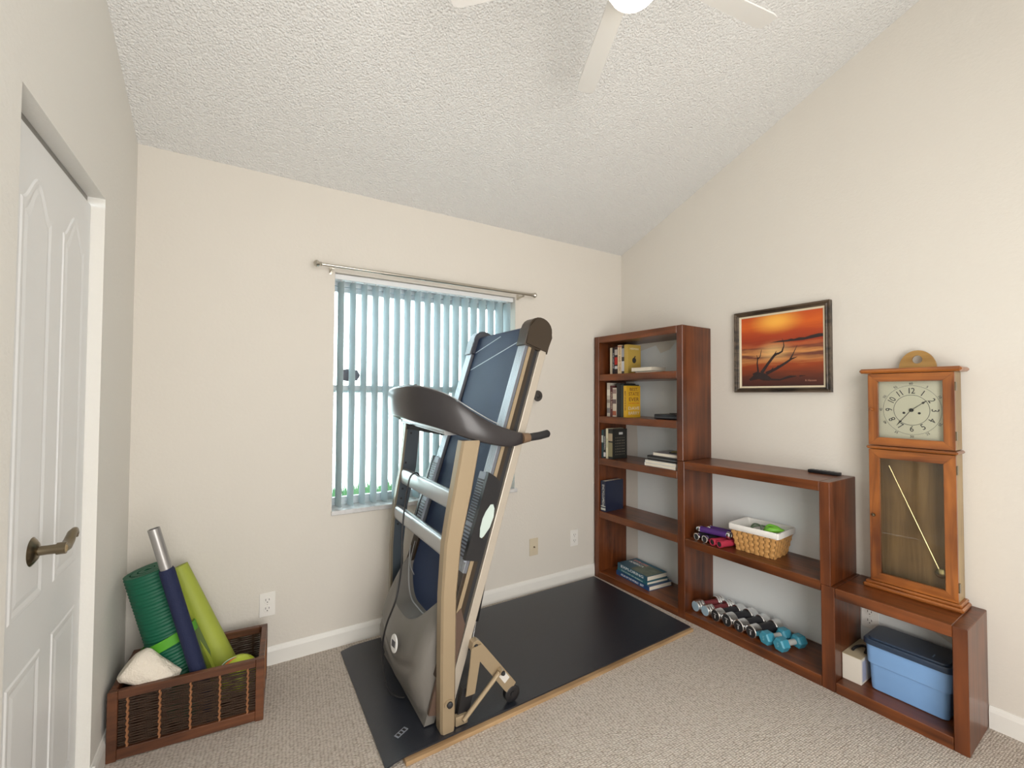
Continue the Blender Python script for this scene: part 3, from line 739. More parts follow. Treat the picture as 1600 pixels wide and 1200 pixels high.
for sx in (-1, 1):
    b = bmesh.new()
    for k in range(NR):
        z = .046 + k*(.170/(NR-1)); x = sx*(cw/2-.012)
        add_tube(b, [(x, -cd/2+.023, z), (x+.001, 0, z+random.uniform(-.001, .001)), (x, cd/2-.023, z)], random.uniform(.0019, .0026), 5)
    o = obj('reeds', b, M['reed'], cr, smooth=True); o['kind'] = 'stuff'
    for k in range(3):
        y = -cd/2+.055 + k*(cd-.11)/2
        b = bmesh.new(); add_tube(b, [(sx*(cw/2-.006), y + .002*math.sin(i*2.1), .042+i*.178/24) for i in range(25)], .0038, 6); obj('woven_cord', b, M['cord'], cr, smooth=True)

# rolled green mat (ribbed)
def roll_mat(name, label, A, B, r0, r1, m, turns=3.2, rib=0, start=0, thick=None):
    A, B = Vector(A), Vector(B); L = (B-A).length
    t = thing(name, label, 'yoga mat', A); R_ = basis(A, B, (0, 1, 0))
    n = int(turns*28); th = thick or r0/(turns+.6)
    ns = 160 if rib else 6
    b = bmesh.new(); rings = []
    for j in range(ns+1):
        s_ = j/ns; sc = (r0+(r1-r0)*s_)/r0
        rr = (.0016*math.sin(s_*L/.0068*PI)) if rib else 0
        outer, inner = [], []
        for k in range(n+1):
            a = start + 2*PI*turns*k/n; rad = (r0 - th*.98*(turns*(n-k)/n))*sc
            outer.append(A + R_ @ Vector(((rad+rr)*math.cos(a), (rad+rr)*math.sin(a), s_*L)))
            inner.append(A + R_ @ Vector(((rad-th*.8)*math.cos(a), (rad-th*.8)*math.sin(a), s_*L)))
        rings.append(outer + inner[::-1])
    R2 = [[b.verts.new(p) for p in r] for r in rings]; mlen = len(R2[0])
    for i in range(ns):
        for j in range(mlen):
            k = (j+1) % mlen; b.faces.new((R2[i][j], R2[i][k], R2[i+1][k], R2[i+1][j]))
    for e in (0, ns):
        for k in range(n): b.faces.new((R2[e][k], R2[e][k+1], R2[e][mlen-2-k], R2[e][mlen-1-k]))
    obj('rolled_mat', b, m, t, world=True, smooth=True, angle=40)
    return t, R_, L
green = mat('mat_green', (.003, .105, .055), .55, vary=.15)
lime = mat('mat_lime', (.36, .42, .055), .6, bump=.1, scale=200, vary=.08)
A = (-2.702, -.212, .030); Bt = (-2.858, -.195, .622)
gmt, R_, L = roll_mat('green_yoga_mat', 'thick dark green ribbed yoga mat rolled up with a lime strap', A, Bt, .088, .089, green, 3.0, rib=1, start=-.6)
Av = Vector(A); s0 = .50
b = bmesh.new()
for ring in (0,):
    rr0 = .0925; ringsA = []
    for (dz, rr_) in ((-.020, rr0), (-.018, rr0+.002), (.018, rr0+.002), (.020, rr0), (.018, rr0-.002), (-.018, rr0-.002)):
        ringsA.append([Av + R_ @ Vector((rr_*math.cos(2*PI*k/40), rr_*math.sin(2*PI*k/40), L*s0+dz+.022*math.sin(2*PI*k/40+2.5))) for k in range(40)])
    ringsA.append(ringsA[0]); loft(b, ringsA, cap=False)
bmesh.ops.remove_doubles(b, verts=b.verts[:], dist=1e-5)
obj('strap', b, mat('strap_lime', (.09, .36, .02), .6), gmt, world=True, smooth=True, label='bright lime green strap')
# lime mat with darker flap
lmt, R2_, L2 = roll_mat('lime_yoga_mat', 'lime green yoga mat rolled up tight leaning on the wall', (-2.546, -.190, .030), (-2.772, -.092, .578), .068, .048, lime, 2.6, start=.5)
b = prism([(-.045, .0), (.045, .0), (.030, .36), (-.02, .37)], -.002, .003, lambda a, c_, d: (a, d, c_))
fl = obj('loose_flap', b, mat('mat_olive', (.10, .15, .03), .65), lmt, label='darker olive loose end'); fl.location = (-.065, -.02, -.008); fl.rotation_euler = (-.12, -.30, .25)
# long tube in a navy sleeve
A = Vector((-2.622, -.343, .030)); Bt = Vector((-2.827, -.322, .812)); d_ = (Bt-A).normalized(); Lt = (Bt-A).length
tb = thing('metal_tube', 'long grey metal tube sticking out of a navy blue sleeve', 'tube', A)
sleeve_end = A + d_*(Lt*.795)
obj('sleeve', tube([A, A+d_*.02, A+d_*.3, sleeve_end-d_*.01, sleeve_end], [.020, .026, .0265, .026, .023], 16), mat('navy_cloth', (.008, .014, .055), .8, bump=.2, scale=200), tb, world=True, smooth=True)
b = bmesh.new(); ringsT = []
Bs = basis(A, Bt)
for rad, q in ((.020, sleeve_end-d_*.05), (.020, Bt), (.0165, Bt), (.0165, Bt-d_*.08)):
    ringsT.append([q + Bs @ Vector((rad*math.cos(2*PI*k/20), rad*math.sin(2*PI*k/20), 0)) for k in range(20)])
loft(b, ringsT); obj('tube', b, mat('tube_grey', (.38, .37, .36), .35, .6), tb, world=True, smooth=True)
# ball
bc = Vector((-2.536, -.292, .150))
ball = thing('play_ball', 'yellow-green ball with orange stripes lying in the crate', 'ball', bc)
b = bmesh.new(); bmesh.ops.create_uvsphere(b, u_segments=32, v_segments=20, radius=.074); obj('shell', b, mat('ball_lime', (.55, .68, .05), .4), ball, smooth=True)
for k, (cc, a0) in enumerate((((.75, .16, .03), .35), ((.03, .30, .08), .15), ((.9, .9, .85), -.08))):
    pts = [Vector((math.cos(t)*math.cos(a0+2.1), math.cos(t)*math.sin(a0+2.1), math.sin(t)))*.0742 for t in [i*.09-.1 for i in range(18)]]
    q = obj('stripe', tube(pts, [.001+.005*math.sin(PI*i/17) for i in range(18)], 6), mat('stripe%d' % k, cc, .4), ball, smooth=True, label=['orange stripe', 'green stripe', 'white stripe'][k])
    q.rotation_euler = (0, 0, .9)
# towel
from mathutils import noise
b = bmesh.new(); n, mN = 32, 22; tw = []
TP = catmull([(-2.905, -.318, .300), (-2.893, -.320, .312), (-2.86, -.322, .300), (-2.82, -.322, .262), (-2.775, -.322, .222), (-2.755, -.322, .200)], 5)
for j, c in enumerate(TP):
    s_ = j/(len(TP)-1); B_ = basis((0, 0, 0), (.8, 0, -.6), (0, 1, 0)); c = Vector(c)
    rad = .058*min(1, .50+1.6*s_ if s_ < .35 else 1)*(1-.30*max(0, s_-.5)/.5)*(.35 if j in (0, len(TP)-1) else 1)
    ring = []
    for k in range(n):
        a = 2*PI*k/n
        dr = 1 + .22*noise.noise(Vector((math.cos(a)*1.8, math.sin(a)*1.8, s_*3.2+3))) + .07*noise.noise(Vector((math.cos(a)*6, math.sin(a)*6, s_*7)))
        p = c + B_ @ Vector((rad*math.cos(a)*dr*1.05, rad*math.sin(a)*dr*.78, 0)); p.x = max(p.x, LW+.006); ring.append(p)
    tw.append(ring)
loft(b, tw)
tow = thing('rolled_towel', 'cream terry towel stuffed in the crate corner by the left wall', 'towel', (-2.86, -.31, .24))
tc_ = mat('towel_cream', (.84, .77, .66), .95, bump=.6, scale=180)
obj('roll', b, tc_, tow, world=True, smooth=True, angle=80)
# ------------------------------------------------------------------ bookcase (local x = v, local y = -u)
bc_ = thing('stepped_bookcase', 'reddish cherry-stained stepped bookcase along the right wall', 'bookcase', CW(0, 0, 0), RZ)
DP, T = .279, .045
def cb(name, v0, v1, z0, z1, m, u0=-.0145, u1=DP, bev=.0025, label=None):
    return obj(name, box(v0, v1, -u1, -u0, z0, z1, bev), m, bc_, label=label)
Z1, Z2, Z3 = 1.769, .940, .467
cb('side_panel', 0, T, 0.0, Z1, M['cherry_z'])
cb('side_panel', .712, .755, Z2+.001, Z1, M['cherry_z'])
cb('side_panel', .714, .762, 0, Z2, M['cherry_z'])
cb('side_panel', 1.479, 1.522, Z3+.001, Z2, M['cherry_z'])
cb('side_panel', 1.482, 1.536, 0, Z3, M['cherry_z'])
cb('side_panel', 1.921, 1.964, 0, Z3, M['cherry_z'])
cb('top_board', T, .712, Z1-.047, Z1, M['cherry'])
cb('top_board', .763, 1.479, Z2-.045, Z2, M['cherry'])
cb('top_board', 1.537, 1.921, Z3-.045, Z3, M['cherry'])
SH = (1.489, 1.182, .876, .488)
for z in SH: cb('shelf', T, .711, z-.048, z, M['cherry'], u1=DP-.003)
cb('shelf', .763, 1.481, .481-.046, .481, M['cherry'], u1=DP-.003)
FLZ = .048
cb('bottom_board', T, .715, 0, FLZ, M['cherry']); cb('bottom_board', .763, 1.481, 0, FLZ, M['cherry']); cb('bottom_board', 1.537, 1.920, 0, FLZ, M['cherry'])

def cthing(name, label, cat, v, u, z, rz=0, group=None): return thing(name, label, cat, CW(v, u, z), RZ+rz, group)
paper = mat('book_paper', (.78, .72, .60), .8, bump=.2, scale=300, stretch=(1, 1, 6))
TXT = {}
def tmat(c):
    k = tuple(c)
    if k not in TXT: TXT[k] = mat('print_%d' % len(TXT), c, .6)
    return TXT[k]
def book(label, v, u, z, th, dp, h, c, group=None, rz=0, spine=None, scol=(.8, .8, .75), band=None, lean=0, cov=None):
    """upright book: spine faces the room (local -y), thickness along local x; origin at the spine's bottom left"""
    t = cthing('book', label, 'book', v, u, z, rz, group)
    if lean: t.rotation_euler = (0, lean, RZ+rz)
    m = mat('cover', c, .4)
    b = bmesh.new(); cv = .0022
    add_box(b, 0, cv, 0, dp, 0, h); add_box(b, th-cv, th, 0, dp, 0, h); add_box(b, cv, th-cv, 0, cv*1.3, 0, h)
    obj('cover', b, m, t)
    obj('pages', box(cv, th-cv, cv*1.3, dp-.004, .003, h-.003), paper, t)
    if spine:
        text_obj('spine_text', spine, th*.62, tmat(scol), t, Matrix.Translation((th/2, -.0004, h*.52)) @ Matrix.Rotation(PI/2, 4, 'X') @ Matrix.Rotation(-PI/2, 4, 'Z'), sx=min(1.4, .75*h/(len(spine)*th*.62*.62)))
    if band:
        for (z0, z1, bcx) in band:
            obj('spine_band', box(.0005, th-.0005, -.0006, .0002, z0*h, z1*h), tmat(bcx), t)
    return t
def ctext(t, s, size, col, th, y, z, sx=1):
    """text on the cover facing local +x (toward the camera)"""
    return text_obj('cover_text', s, size, tmat(col), t, Matrix.Translation((th+.0003, y, z)) @ Matrix.Rotation(PI/2, 4, 'Z') @ Matrix.Rotation(PI/2, 4, 'X'), sx=sx)
G1 = 'books standing on the top shelf'
z = SH[0]
book('narrow cream-spined book, leftmost on the top shelf', .082, .200, z, .022, .15, .198, (.62, .54, .40), G1, spine='')
book('black book beside the narrow cream one on the top shelf', .106, .20, z, .020, .15, .196, (.02, .02, .025), G1, spine='THE LAST ONE', scol=(.6, .6, .6))
book('dark book with a red and white spine on the top shelf', .128, .20, z, .028, .15, .203, (.035, .015, .015), G1, band=[(.35, .62, (.45, .03, .02)), (.2, .3, (.6, .6, .6)), (.7, .9, (.5, .45, .4))])
book('tall cream-spined book with small lettering on the top shelf', .158, .20, z, .036, .15, .212, (.72, .58, .38), G1, spine='NOW AND THEN', scol=(.15, .06, .03), band=[(.93, .97, (.4, .1, .05))])
book('slim black and white book left of the mustard book', .196, .20, z, .026, .15, .206, (.04, .04, .045), G1, band=[(.1, .45, (.6, .6, .62)), (.6, .9, (.35, .35, .38))])
yb = book('mustard yellow book with a round dark emblem on its cover', .225, .205, z, .034, .135, .210, (.50, .34, .07), G1)
ctext(yb, 'HERMAN', .020, (.75, .68, .5), .034, .067, .180, 1.15)
b = lathe([(0, 0), (.020, 0), (.020, .0005), (0, .0005)], 20, axis_m((.034, .065, .098), (1, 0, 0))); obj('cover_emblem', b, tmat((.03, .03, .03)), yb)
b = prism([(-.006, .014), (.006, .014), (.018, .034), (.002, .028)], 0, .0006, lambda a, c_, d: (.0342+d, .065+a, .098+c_)); obj('cover_emblem', b, tmat((.03, .03, .03)), yb)
# flat books
def flat_book(name, label, v0, v1, u0, u1, z0, z1, c, rz=0, group=None, pages_front=True, cat='book'):
    t = cthing(name, label, cat, (v0+v1)/2, (u0+u1)/2, z0, rz, group); a, d_ = (v1-v0)/2, (u1-u0)/2; h = z1-z0; cv = .002
    b = bmesh.new(); add_box(b, -a, a, -d_, d_, 0, cv); add_box(b, -a, a, -d_, d_, h-cv, h)
    if pages_front: add_box(b, -a, -a+cv, -d_, d_, cv, h-cv)
    else: add_box(b, -a, a, -d_, -d_+cv, cv, h-cv)
    obj('cover', b, mat('cover', c, .35), t)
    obj('pages', box(-a+cv, a-.003, -d_+(.003 if pages_front else cv), d_-.003, cv, h-cv), paper, t)
    return t
flat_book('book', 'thin dark book lying under the cream book on the top shelf', .34, .50, .09, .225, z, z+.012, (.05, .04, .04))
flat_book('book', 'cream paperback lying flat on a thin dark book', .315, .485, .08, .232, z+.012, z+.038, (.66, .60, .48))
G2 = 'books standing on the second shelf'
z = SH[1]
book('cream and grey patterned spine, leftmost on the second shelf', .085, .235, z, .030, .16, .246, (.55, .50, .42), G2, band=[(.1, .25, (.2, .18, .18)), (.4, .5, (.3, .25, .22)), (.62, .8, (.75, .7, .6))])
book('dark maroon book on the second shelf', .117, .235, z, .026, .16, .225, (.10, .03, .03), G2, spine='COLD RIVER', scol=(.6, .5, .4))
book('short cream book with a torn-looking picture spine', .145, .238, z, .034, .15, .208, (.60, .52, .42), G2, band=[(.05, .2, (.35, .1, .05)), (.45, .6, (.15, .1, .1)), (.8, .95, (.3, .2, .18))])
book('tall plain black book on the second shelf', .181, .235, z, .034, .16, .240, (.010, .010, .012), G2)
book('very dark green book left of the yellow one', .217, .235, z, .030, .16, .232, (.02, .03, .028), G2)
yb = book('bright yellow humor book with big black title letters', .250, .240, z, .030, .140, .222, (.62, .36, .02), G2, spine='BEST STATE EVER', scol=(.1, .03, .02))
for s_, zz, sz, cc in (('BEST.', .196, .030, (.12, .03, .02)), ('STATE', .163, .036, (.12, .03, .02)), ('EVER', .125, .038, (.12, .03, .02)), ('A FLORIDA MAN', .098, .012, (.5, .08, .02)), ('DAVE', .062, .032, (.62, .55, .45)), ('BARRY', .028, .032, (.62, .55, .45))):
    ctext(yb, s_, sz, cc, .030, .072, zz, .125/(len(s_)*sz*.66))
# black case with cord
t = cthing('black_media_player', 'flat black media player on the second shelf', 'player', .605, .155, z)
obj('case', box(-.095, .095, -.085, .085, .002, .034, .008, 3), M['black'], t, smooth=True)
obj('front_band', box(-.085, .085, -.0865, -.085, .012, .016), mat('dark_grey', (.08, .08, .09), .4), t)
for sx in (-1, 1): obj('foot', box(sx*.08-.006, sx*.08+.006, -.07, -.058, 0, .003), M['blackm'], t)
b = bmesh.new(); add_tube(b, catmull([(-.02, -.02, .004), (.02, -.035, .005), (.05, -.01, .006), (.065, -.02, .020), (.072, -.01, .034), (.078, .01, .014), (.085, .02, .005)], 5), .0028, 7)
t = cthing('adapter_cord', 'short black cord lying on the flat black media player', 'cord', .605, .155, z+.034)
obj('cord', b, M['black'], t, smooth=True); obj('plug', box(.055, .082, -.03, -.006, .001, .018, .003), M['blackm'], t)
G3 = 'books standing on the third shelf'
z = SH[2]
book('dark teal book at the left end of the third shelf', .048, .255, z, .020, .16, .205, (.03, .07, .08), G3, band=[(.55, .8, (.5, .55, .5))])
book('black book second from the left on the third shelf', .070, .255, z, .022, .16, .212, (.02, .02, .02), G3, spine='NIGHTFALL', scol=(.7, .7, .7), band=[(.05, .2, (.6, .6, .6))])
book('ivory and yellow spine on the third shelf', .094, .255, z, .020, .16, .218, (.66, .62, .45), G3, spine='ISLANDS', scol=(.1, .2, .1))
t = book('thick black book with an illustrated spine and dotted cover', .117, .255, z, .042, .150, .216, (.018, .018, .016), G3, band=[(.08, .55, (.25, .22, .12)), (.6, .85, (.38, .30, .20))])
b = bmesh.new()
for i in range(7):
    for j in range(6): add_box(b, .042, .0425, .03+j*.017, .036+j*.017+(i*j % 3)*.002, .03+i*.020, .034+i*.020)
o = obj('cover_dots', b, tmat((.30, .26, .20)), t); o['kind'] = 'stuff'
obj('cover_tag', box(.042, .0425, .065, .105, .175, .192), tmat((.5, .5, .48)), t)
# stack on the third shelf
G4 = 'stack of notebooks on the third shelf'
flat_book('notebook', 'white notebook at the bottom of the third-shelf stack', .452, .690, .055, .262, z, z+.019, (.70, .70, .68), group=G4, cat='notebook')
flat_book('notebook', 'second white notebook up in the third-shelf stack', .456, .692, .052, .262, z+.0195, z+.0375, (.62, .63, .63), .01, G4, cat='notebook')
t = cthing('black_binder', 'black zipped binder in the middle of the third-shelf stack', 'binder', .585, .155, z+.038, -.02, G4)
obj('cover', box(-.122, .122, -.100, .100, 0, .030, .009, 3), M['black'], t, smooth=True); obj('zip', box(-.115, .115, -.1012, -.0995, .013, .017), tmat((.15, .15, .15)), t)
flat_book('magazine', 'grey magazine with a pinkish spine near the top of the stack', .500, .700, .060, .240, z+.0685, z+.090, (.22, .20, .22), -.02, G4, cat='magazine')
t = cthing('small_booklet', 'small yellow and black booklet, topmost of the third-shelf stack', 'booklet', .625, .15, z+.0905, .3)
obj('booklet_cover', box(-.040, .040, -.045, .045, 0, .007, .001), mat('booklet', (.05, .05, .04), .4), t)
for k in range(3): obj('yellow_strip', box(-.030+k*.022, -.018+k*.022, -.04, .04, .007, .0076), tmat((.55, .40, .08)), t)
z = SH[3]
nb = book('thick navy blue book standing alone on the fourth shelf', .055, .268, z, .046, .19, .222, (.012, .018, .045), None, rz=.03, spine='ENCYCLOPEDIA', scol=(.6, .6, .55), band=[(.05, .12, (.5, .5, .45)), (.16, .19, (.5, .5, .45))])
# bottom stack
G5 = 'atlases on the bottom board'
z = FLZ
def atlas(label, v, u, z0, a, d_, h, c, rz, spine, scol, ssz):
    t = cthing('atlas', label, 'book', v, u, z0, rz, G5); cv = .0025
    b = bmesh.new(); add_box(b, -a, a, -d_, d_, 0, cv); add_box(b, -a, a, -d_, d_, h-cv, h); add_box(b, -a, a, -d_, -d_+cv, cv, h-cv)
    obj('cover', b, mat('cover', c, .3), t); obj('pages', box(-a+.004, a-.004, -d_+cv, d_-.004, cv, h-cv), paper, t)
    text_obj('spine_text', spine, ssz, tmat(scol), t, Matrix.Translation((0, -d_-.0004, h/2)) @ Matrix.Rotation(PI/2, 4, 'X'), sx=a*1.6/(len(spine)*ssz*.62))
    return t
atlas('large royal blue atlas, bottom of the stack on the lowest shelf', .318, .118, z, .160, .105, .030, (.015, .06, .17), -.10, 'ATLAS OF THE WORLD   BEST', (.75, .78, .8), .018)
atlas('green-blue atlas, middle of the stack on the lowest shelf', .310, .120, z+.030, .150, .095, .020, (.02, .12, .16), -.13, 'THE STORY OF AMERICA', (.55, .65, .65), .012)
t = atlas('picture book with light lettering on top of the lowest stack', .304, .118, z+.050, .145, .092, .032, (.03, .10, .15), -.10, 'EXPLORING', (.8, .85, .85), .024)
tp = .0322
b = bmesh.new(); NN = 10
obj('cover_picture', box(-.02, .140, -.088, .06, tp-.0001, tp+.0006), mat('cover_photo', (.12, .15, .10), .3, vary=.9, vscale=22), t)
b = box(-.143, .143, .062, .090, tp-.0001, tp+.0005); obj('cover_stripe', b, tmat((.06, .17, .24)), t)
for s_, yy, sz, cc in (('EXPLORE', .045, .036, (.80, .35, .30)), ('AMERICA', .005, .036, (.8, .8, .78))):
    text_obj('cover_text', s_, sz, tmat(cc), t, Matrix.Translation((-.055, yy, tp+.0007)), sx=.9)

# middle section, upper shelf: small dumbbells and basket
z = .481
def hand_weight(label, v, u, z0, rz, length, r, handle, capm, group, tilt=0, inset=True):
    """cylindrical hand weight lying on its side along local -y..+y"""
    t = cthing('hand_weight', label, 'dumbbell', v, u, z0, rz, group)
    obj('handle', tube([(0, -length/2+.018, r), (0, length/2-.018, r)], r*.93, 18), handle, t, smooth=True)
    for s_ in (-1, 1):
        b = lathe([(0, 0), (r*.95, 0), (r, .003), (r, .017), (r*.94, .020), (r*.74, .020), (r*.70, .017), (0, .017)], 22, axis_m((0, s_*(length/2-.020), r), (0, s_, 0)))
        c = obj('end_cap', b, capm, t, smooth=True, angle=30)
        b = lathe([(0, .0172), (r*.69, .0172), (r*.69, .0178), (0, .0178)], 18, axis_m((0, s_*(length/2-.020), r), (0, s_, 0))); obj('end_disc', b, M['blackm'], c)
    return t
pink = mat('pink_foam', (.42, .025, .06), .7, bump=.2, scale=150); purp = mat('purple_foam', (.07, .02, .16), .6, bump=.2, scale=150)
blackf = mat('black_foam', (.014, .014, .018), .55)
GM = 'small hand weights beside the wicker basket'
hand_weight('chrome-capped black hand weight next to the bookcase post', .845, .155, z, -.22, .20, .0225, blackf, M['chrome'], GM)
hand_weight('chrome-capped black hand weight beside the pink weights', .900, .158, z, -.22, .20, .0225, blackf, M['chrome'], GM)
hand_weight('pink hand weight next to the black ones', .946, .170, z, -.22, .18, .0205, pink, pink, GM)
hand_weight('pink hand weight nearest the wicker basket', .990, .172, z, -.22, .18, .0205, pink, pink, GM)
t = hand_weight('front purple hand weight lying across the row', .905, .205, z+.0455, -1.40+.0, .19, .019, purp, M['chrome'], GM)
t = hand_weight('rear purple hand weight lying across the row', .935, .150, z+.0455, -1.42, .19, .019, purp, M['chrome'], GM)
# basket
bk = cthing('wicker_basket', 'small wicker basket with a white cloth liner', 'basket', 1.128, .110, z, .04)
ba, bd2, bh, ta, td = .098, .078, .142, .122, .098
def bpt(fx, fy, f): # corner at height fraction
    return (ba+(ta-ba)*f)*fx, (bd2+(td-bd2)*f)*fy
b = bmesh.new()
rings = [[(x_, y_, zz) for (x_, y_) in [bpt(-1, -1, f), bpt(1, -1, f), bpt(1, 1, f), bpt(-1, 1, f)]] for f, zz in ((0, 0.0), (1, bh-.02))]
ins = [[(x_*.94, y_*.94, zz) for (x_, y_) in [bpt(-1, -1, f), bpt(1, -1, f), bpt(1, 1, f), bpt(-1, 1, f)]] for f, zz in ((1, bh-.02), (0.05, .004))]
loft(b, [[Vector(p) for p in r] for r in rings+ins])
obj('basket_wall', b, mat('wicker_dark', (.22, .12, .04), .6), bk)
wick = mat('wicker_tan', (.56, .30, .10), .5, vary=.25, vscale=30)
splint = None
def splint_mesh(hw, hh):
    b = bmesh.new(); n = 4; g_ = []
    for i in range(n+1):
        t_ = i/n*2-1; zz = .0035*math.cos(t_*PI/2)
        g_.append([b.verts.new((t_*hw, zz+.0005, -hh)), b.verts.new((t_*hw, zz+.0015, 0)), b.verts.new((t_*hw, zz+.0005, hh)), b.verts.new((t_*hw, -.001, hh)), b.verts.new((t_*hw, -.001, -hh))])
    for i in range(n):
        for j in range(5): b.faces.new((g_[i][j], g_[i+1][j], g_[i+1][(j+1) % 5], g_[i][(j+1) % 5]))
    b.faces.new(g_[0]); b.faces.new(g_[-1][::-1]); return b
base = obj('splint', splint_mesh(.0155, .0068), wick, bk, smooth=True)
first = True; rowsN = 8
for side in range(4):
    cols = 8 if side in (0, 2) else 6
    for r_ in range(rowsN):
        f = (r_+.5)/rowsN*.98; zz = f*(bh-.02)
        hx, hy_ = (ba+(ta-ba)*f), (bd2+(td-bd2)*f)
        Lh = hx if side in (0, 2) else hy_
        for c in range(cols):
            if (c + r_) % 2: continue
            p = (-1 + 2*(c+.5)/cols)*Lh
            if side == 0: loc, rz_ = (p, -hy_-.0005, zz), PI
            elif side == 2: loc, rz_ = (p, hy_+.0005, zz), 0
            elif side == 1: loc, rz_ = (hx+.0005, p, zz), -PI/2
            else: loc, rz_ = (-hx-.0005, p, zz), PI/2
            if first: s_ = base; first = False
            else: s_ = base.copy(); COL.objects.link(s_); s_.parent = bk
            s_.location = loc; s_.rotation_euler = (0.0, 0, rz_); s_.scale = (Lh/cols/.0155*1.02, 1, 1)
    # stakes
    for c in range(cols):
        for half in (0,):
            f0, f1 = 0, .98
            t0 = (-1 + 2*(c+.5)/cols)
            if side in (0, 2):
                sg = -1 if side == 0 else 1
                a_, b_ = Vector((t0*ba, sg*(bd2+.0008), .002)), Vector((t0*ta, sg*(td+.0008), bh-.022)); up = (0, sg, 0)
            else:
                sg = 1 if side == 1 else -1
                a_, b_ = Vector((sg*(ba+.0008), t0*bd2, .002)), Vector((sg*(ta+.0008), t0*td, bh-.022)); up = (sg, 0, 0)
            obj('stake', bar(a_, b_, .016, .002, up), wick, bk)
cloth = mat('liner_white', (.80, .78, .74), .9, bump=.15, scale=60)
b = bmesh.new(); rr = []
for (ka, kz) in ((1.05, bh-.030), (1.075, bh-.028), (1.085, bh-.004), (1.06, bh+.003), (.99, bh+.002), (.93, bh-.012), (.85, bh-.09), (.76, .012)):
    hx, hy_ = ta*ka, td*ka; ring = []
    for (sx, sy) in ((-1, -1), (1, -1), (1, 1), (-1, 1)):
        for k in range(5):
            a = {(-1, -1): PI, (1, -1): 1.5*PI, (1, 1): 0, (-1, 1): .5*PI}[(sx, sy)] + k/4*PI/2
            r0 = .012; ring.append(Vector((sx*(hx-r0)+r0*math.cos(a), sy*(hy_-r0)+r0*math.sin(a), kz + .0015*math.sin(3*a+k))))
    rr.append(ring)
loft(b, rr, cap=False); b.faces.new([v for v in b.verts][-20:])
obj('liner', b, cloth, bk, smooth=True, angle=50, label='white cloth liner folded over the rim')
lt = cthing('resistance_band', 'bright green resistance band tube inside the wicker basket', 'band', 1.150, .115, z+.03, .04)
gb = mat('band_green', (.22, .62, .05), .4)
b = bmesh.new(); add_tube(b, catmull([(-.03, 0, .02), (.02, -.02, .095), (.045, -.01, .105), (.07, .01, .104), (.088, .03, .09), (.075, .055, .06)], 6), .014, 12); obj('band', b, gb, lt, smooth=True)
b = bmesh.new(); add_tube(b, catmull([(-.02, .0, .04), (.0, .03, .105), (.03, .035, .112), (.06, .04, .098), (.07, .02, .06)], 6), .010, 10); obj('band', b, gb, lt, smooth=True)
b = bmesh.new(); add_tube(b, catmull([(-.09, .02, .03), (-.07, .04, .095), (-.03, .03, .105), (.0, -.01, .10), (.01, -.04, .08)], 6), .0045, 8)
t = cthing('jump_rope', 'grey-green jump rope coiled inside the wicker basket', 'rope', 1.135, .115, z+.03, .04)
obj('rope', b, mat('rope_grey', (.16, .22, .14), .6), t, smooth=True)
b = bmesh.new(); add_tube(b, catmull([(-.085, .02, .03), (-.06, .01, .088), (-.02, .045, .10), (.015, .05, .09)], 6), .0045, 8); obj('rope', b, bpy.data.materials['rope_grey'], t, smooth=True)

# bottom row of dumbbells
z = FLZ
GB = 'dumbbells in a row on the lowest middle shelf'
maroon = mat('maroon_grip', (.20, .03, .035), .6); bluee = mat('pale_blue_end', (.36, .50, .60), .3)
def chrome_db(label, v, u, z0, rz, r, rh, handle, endm, plates, length=.205):
    t = cthing('dumbbell', label, 'dumbbell', v, u, z0, rz, GB)
    hl = length/2
    obj('grip', tube([(0, -hl+.05, r), (0, -hl*.4, r), (0, hl*.4, r), (0, hl-.05, r)], [rh*.9, rh, rh, rh*.9], 18), handle, t, smooth=True)
    for s_ in (-1, 1):
        for k in range(plates):
            w_ = .052/plates
            b = lathe([(0, 0), (r*.93, 0), (r, .0025), (r, w_-.003), (r*.93, w_-.0005), (0, w_-.0005)], 26, axis_m((0, s_*(hl-.052+k*w_), r), (0, s_, 0)))
            obj('chrome_plate', b, M['chrome'], t, smooth=True, angle=30)
        b = lathe([(0, 0), (r*.84, 0), (r*.84, .0015), (0, .0015)], 24, axis_m((0, s_*(hl-.001), r), (0, s_, 0)))
        f_ = obj('end_disc', b, endm, t)
        if endm is M['blackm']:
            b = bmesh.new(); add_box(b, -.003, .003, -r*.45, r*.1, .0015, .0022); add_box(b, -r*.3, r*.3, r*.25, r*.32, .0015, .0022)
            b.transform(axis_m((0, s_*(hl-.001), r), (0, s_, 0))); obj('end_mark', b, tmat((.6, .6, .6)), f_)
    return t
rz0 = -.24
chrome_db('chrome dumbbell with maroon grip and pale blue ends, leftmost in the row', .822, .128, z, rz0, .033, .019, maroon, bluee, 3)
chrome_db('second chrome dumbbell with maroon grip and pale blue ends', .886, .131, z, rz0, .033, .019, maroon, bluee, 3)
chrome_db('black-gripped chrome dumbbell right of the maroon pair', .952, .134, z, rz0, .034, .027, blackf, M['blackm'], 1)
chrome_db('fourth dumbbell from the left, black grip and larger chrome ends', 1.021, .136, z, rz0, .0365, .029, blackf, M['blackm'], 1)
chrome_db('fifth dumbbell from the left, black grip with chrome ends', 1.090, .138, z, rz0, .034, .028, blackf, M['blackm'], 1)
chrome_db('black-gripped chrome dumbbell just left of the blue hex pair', 1.157, .138, z, rz0, .034, .028, blackf, M['blackm'], 1)
blue = mat('vinyl_blue', (.055, .30, .42), .45)
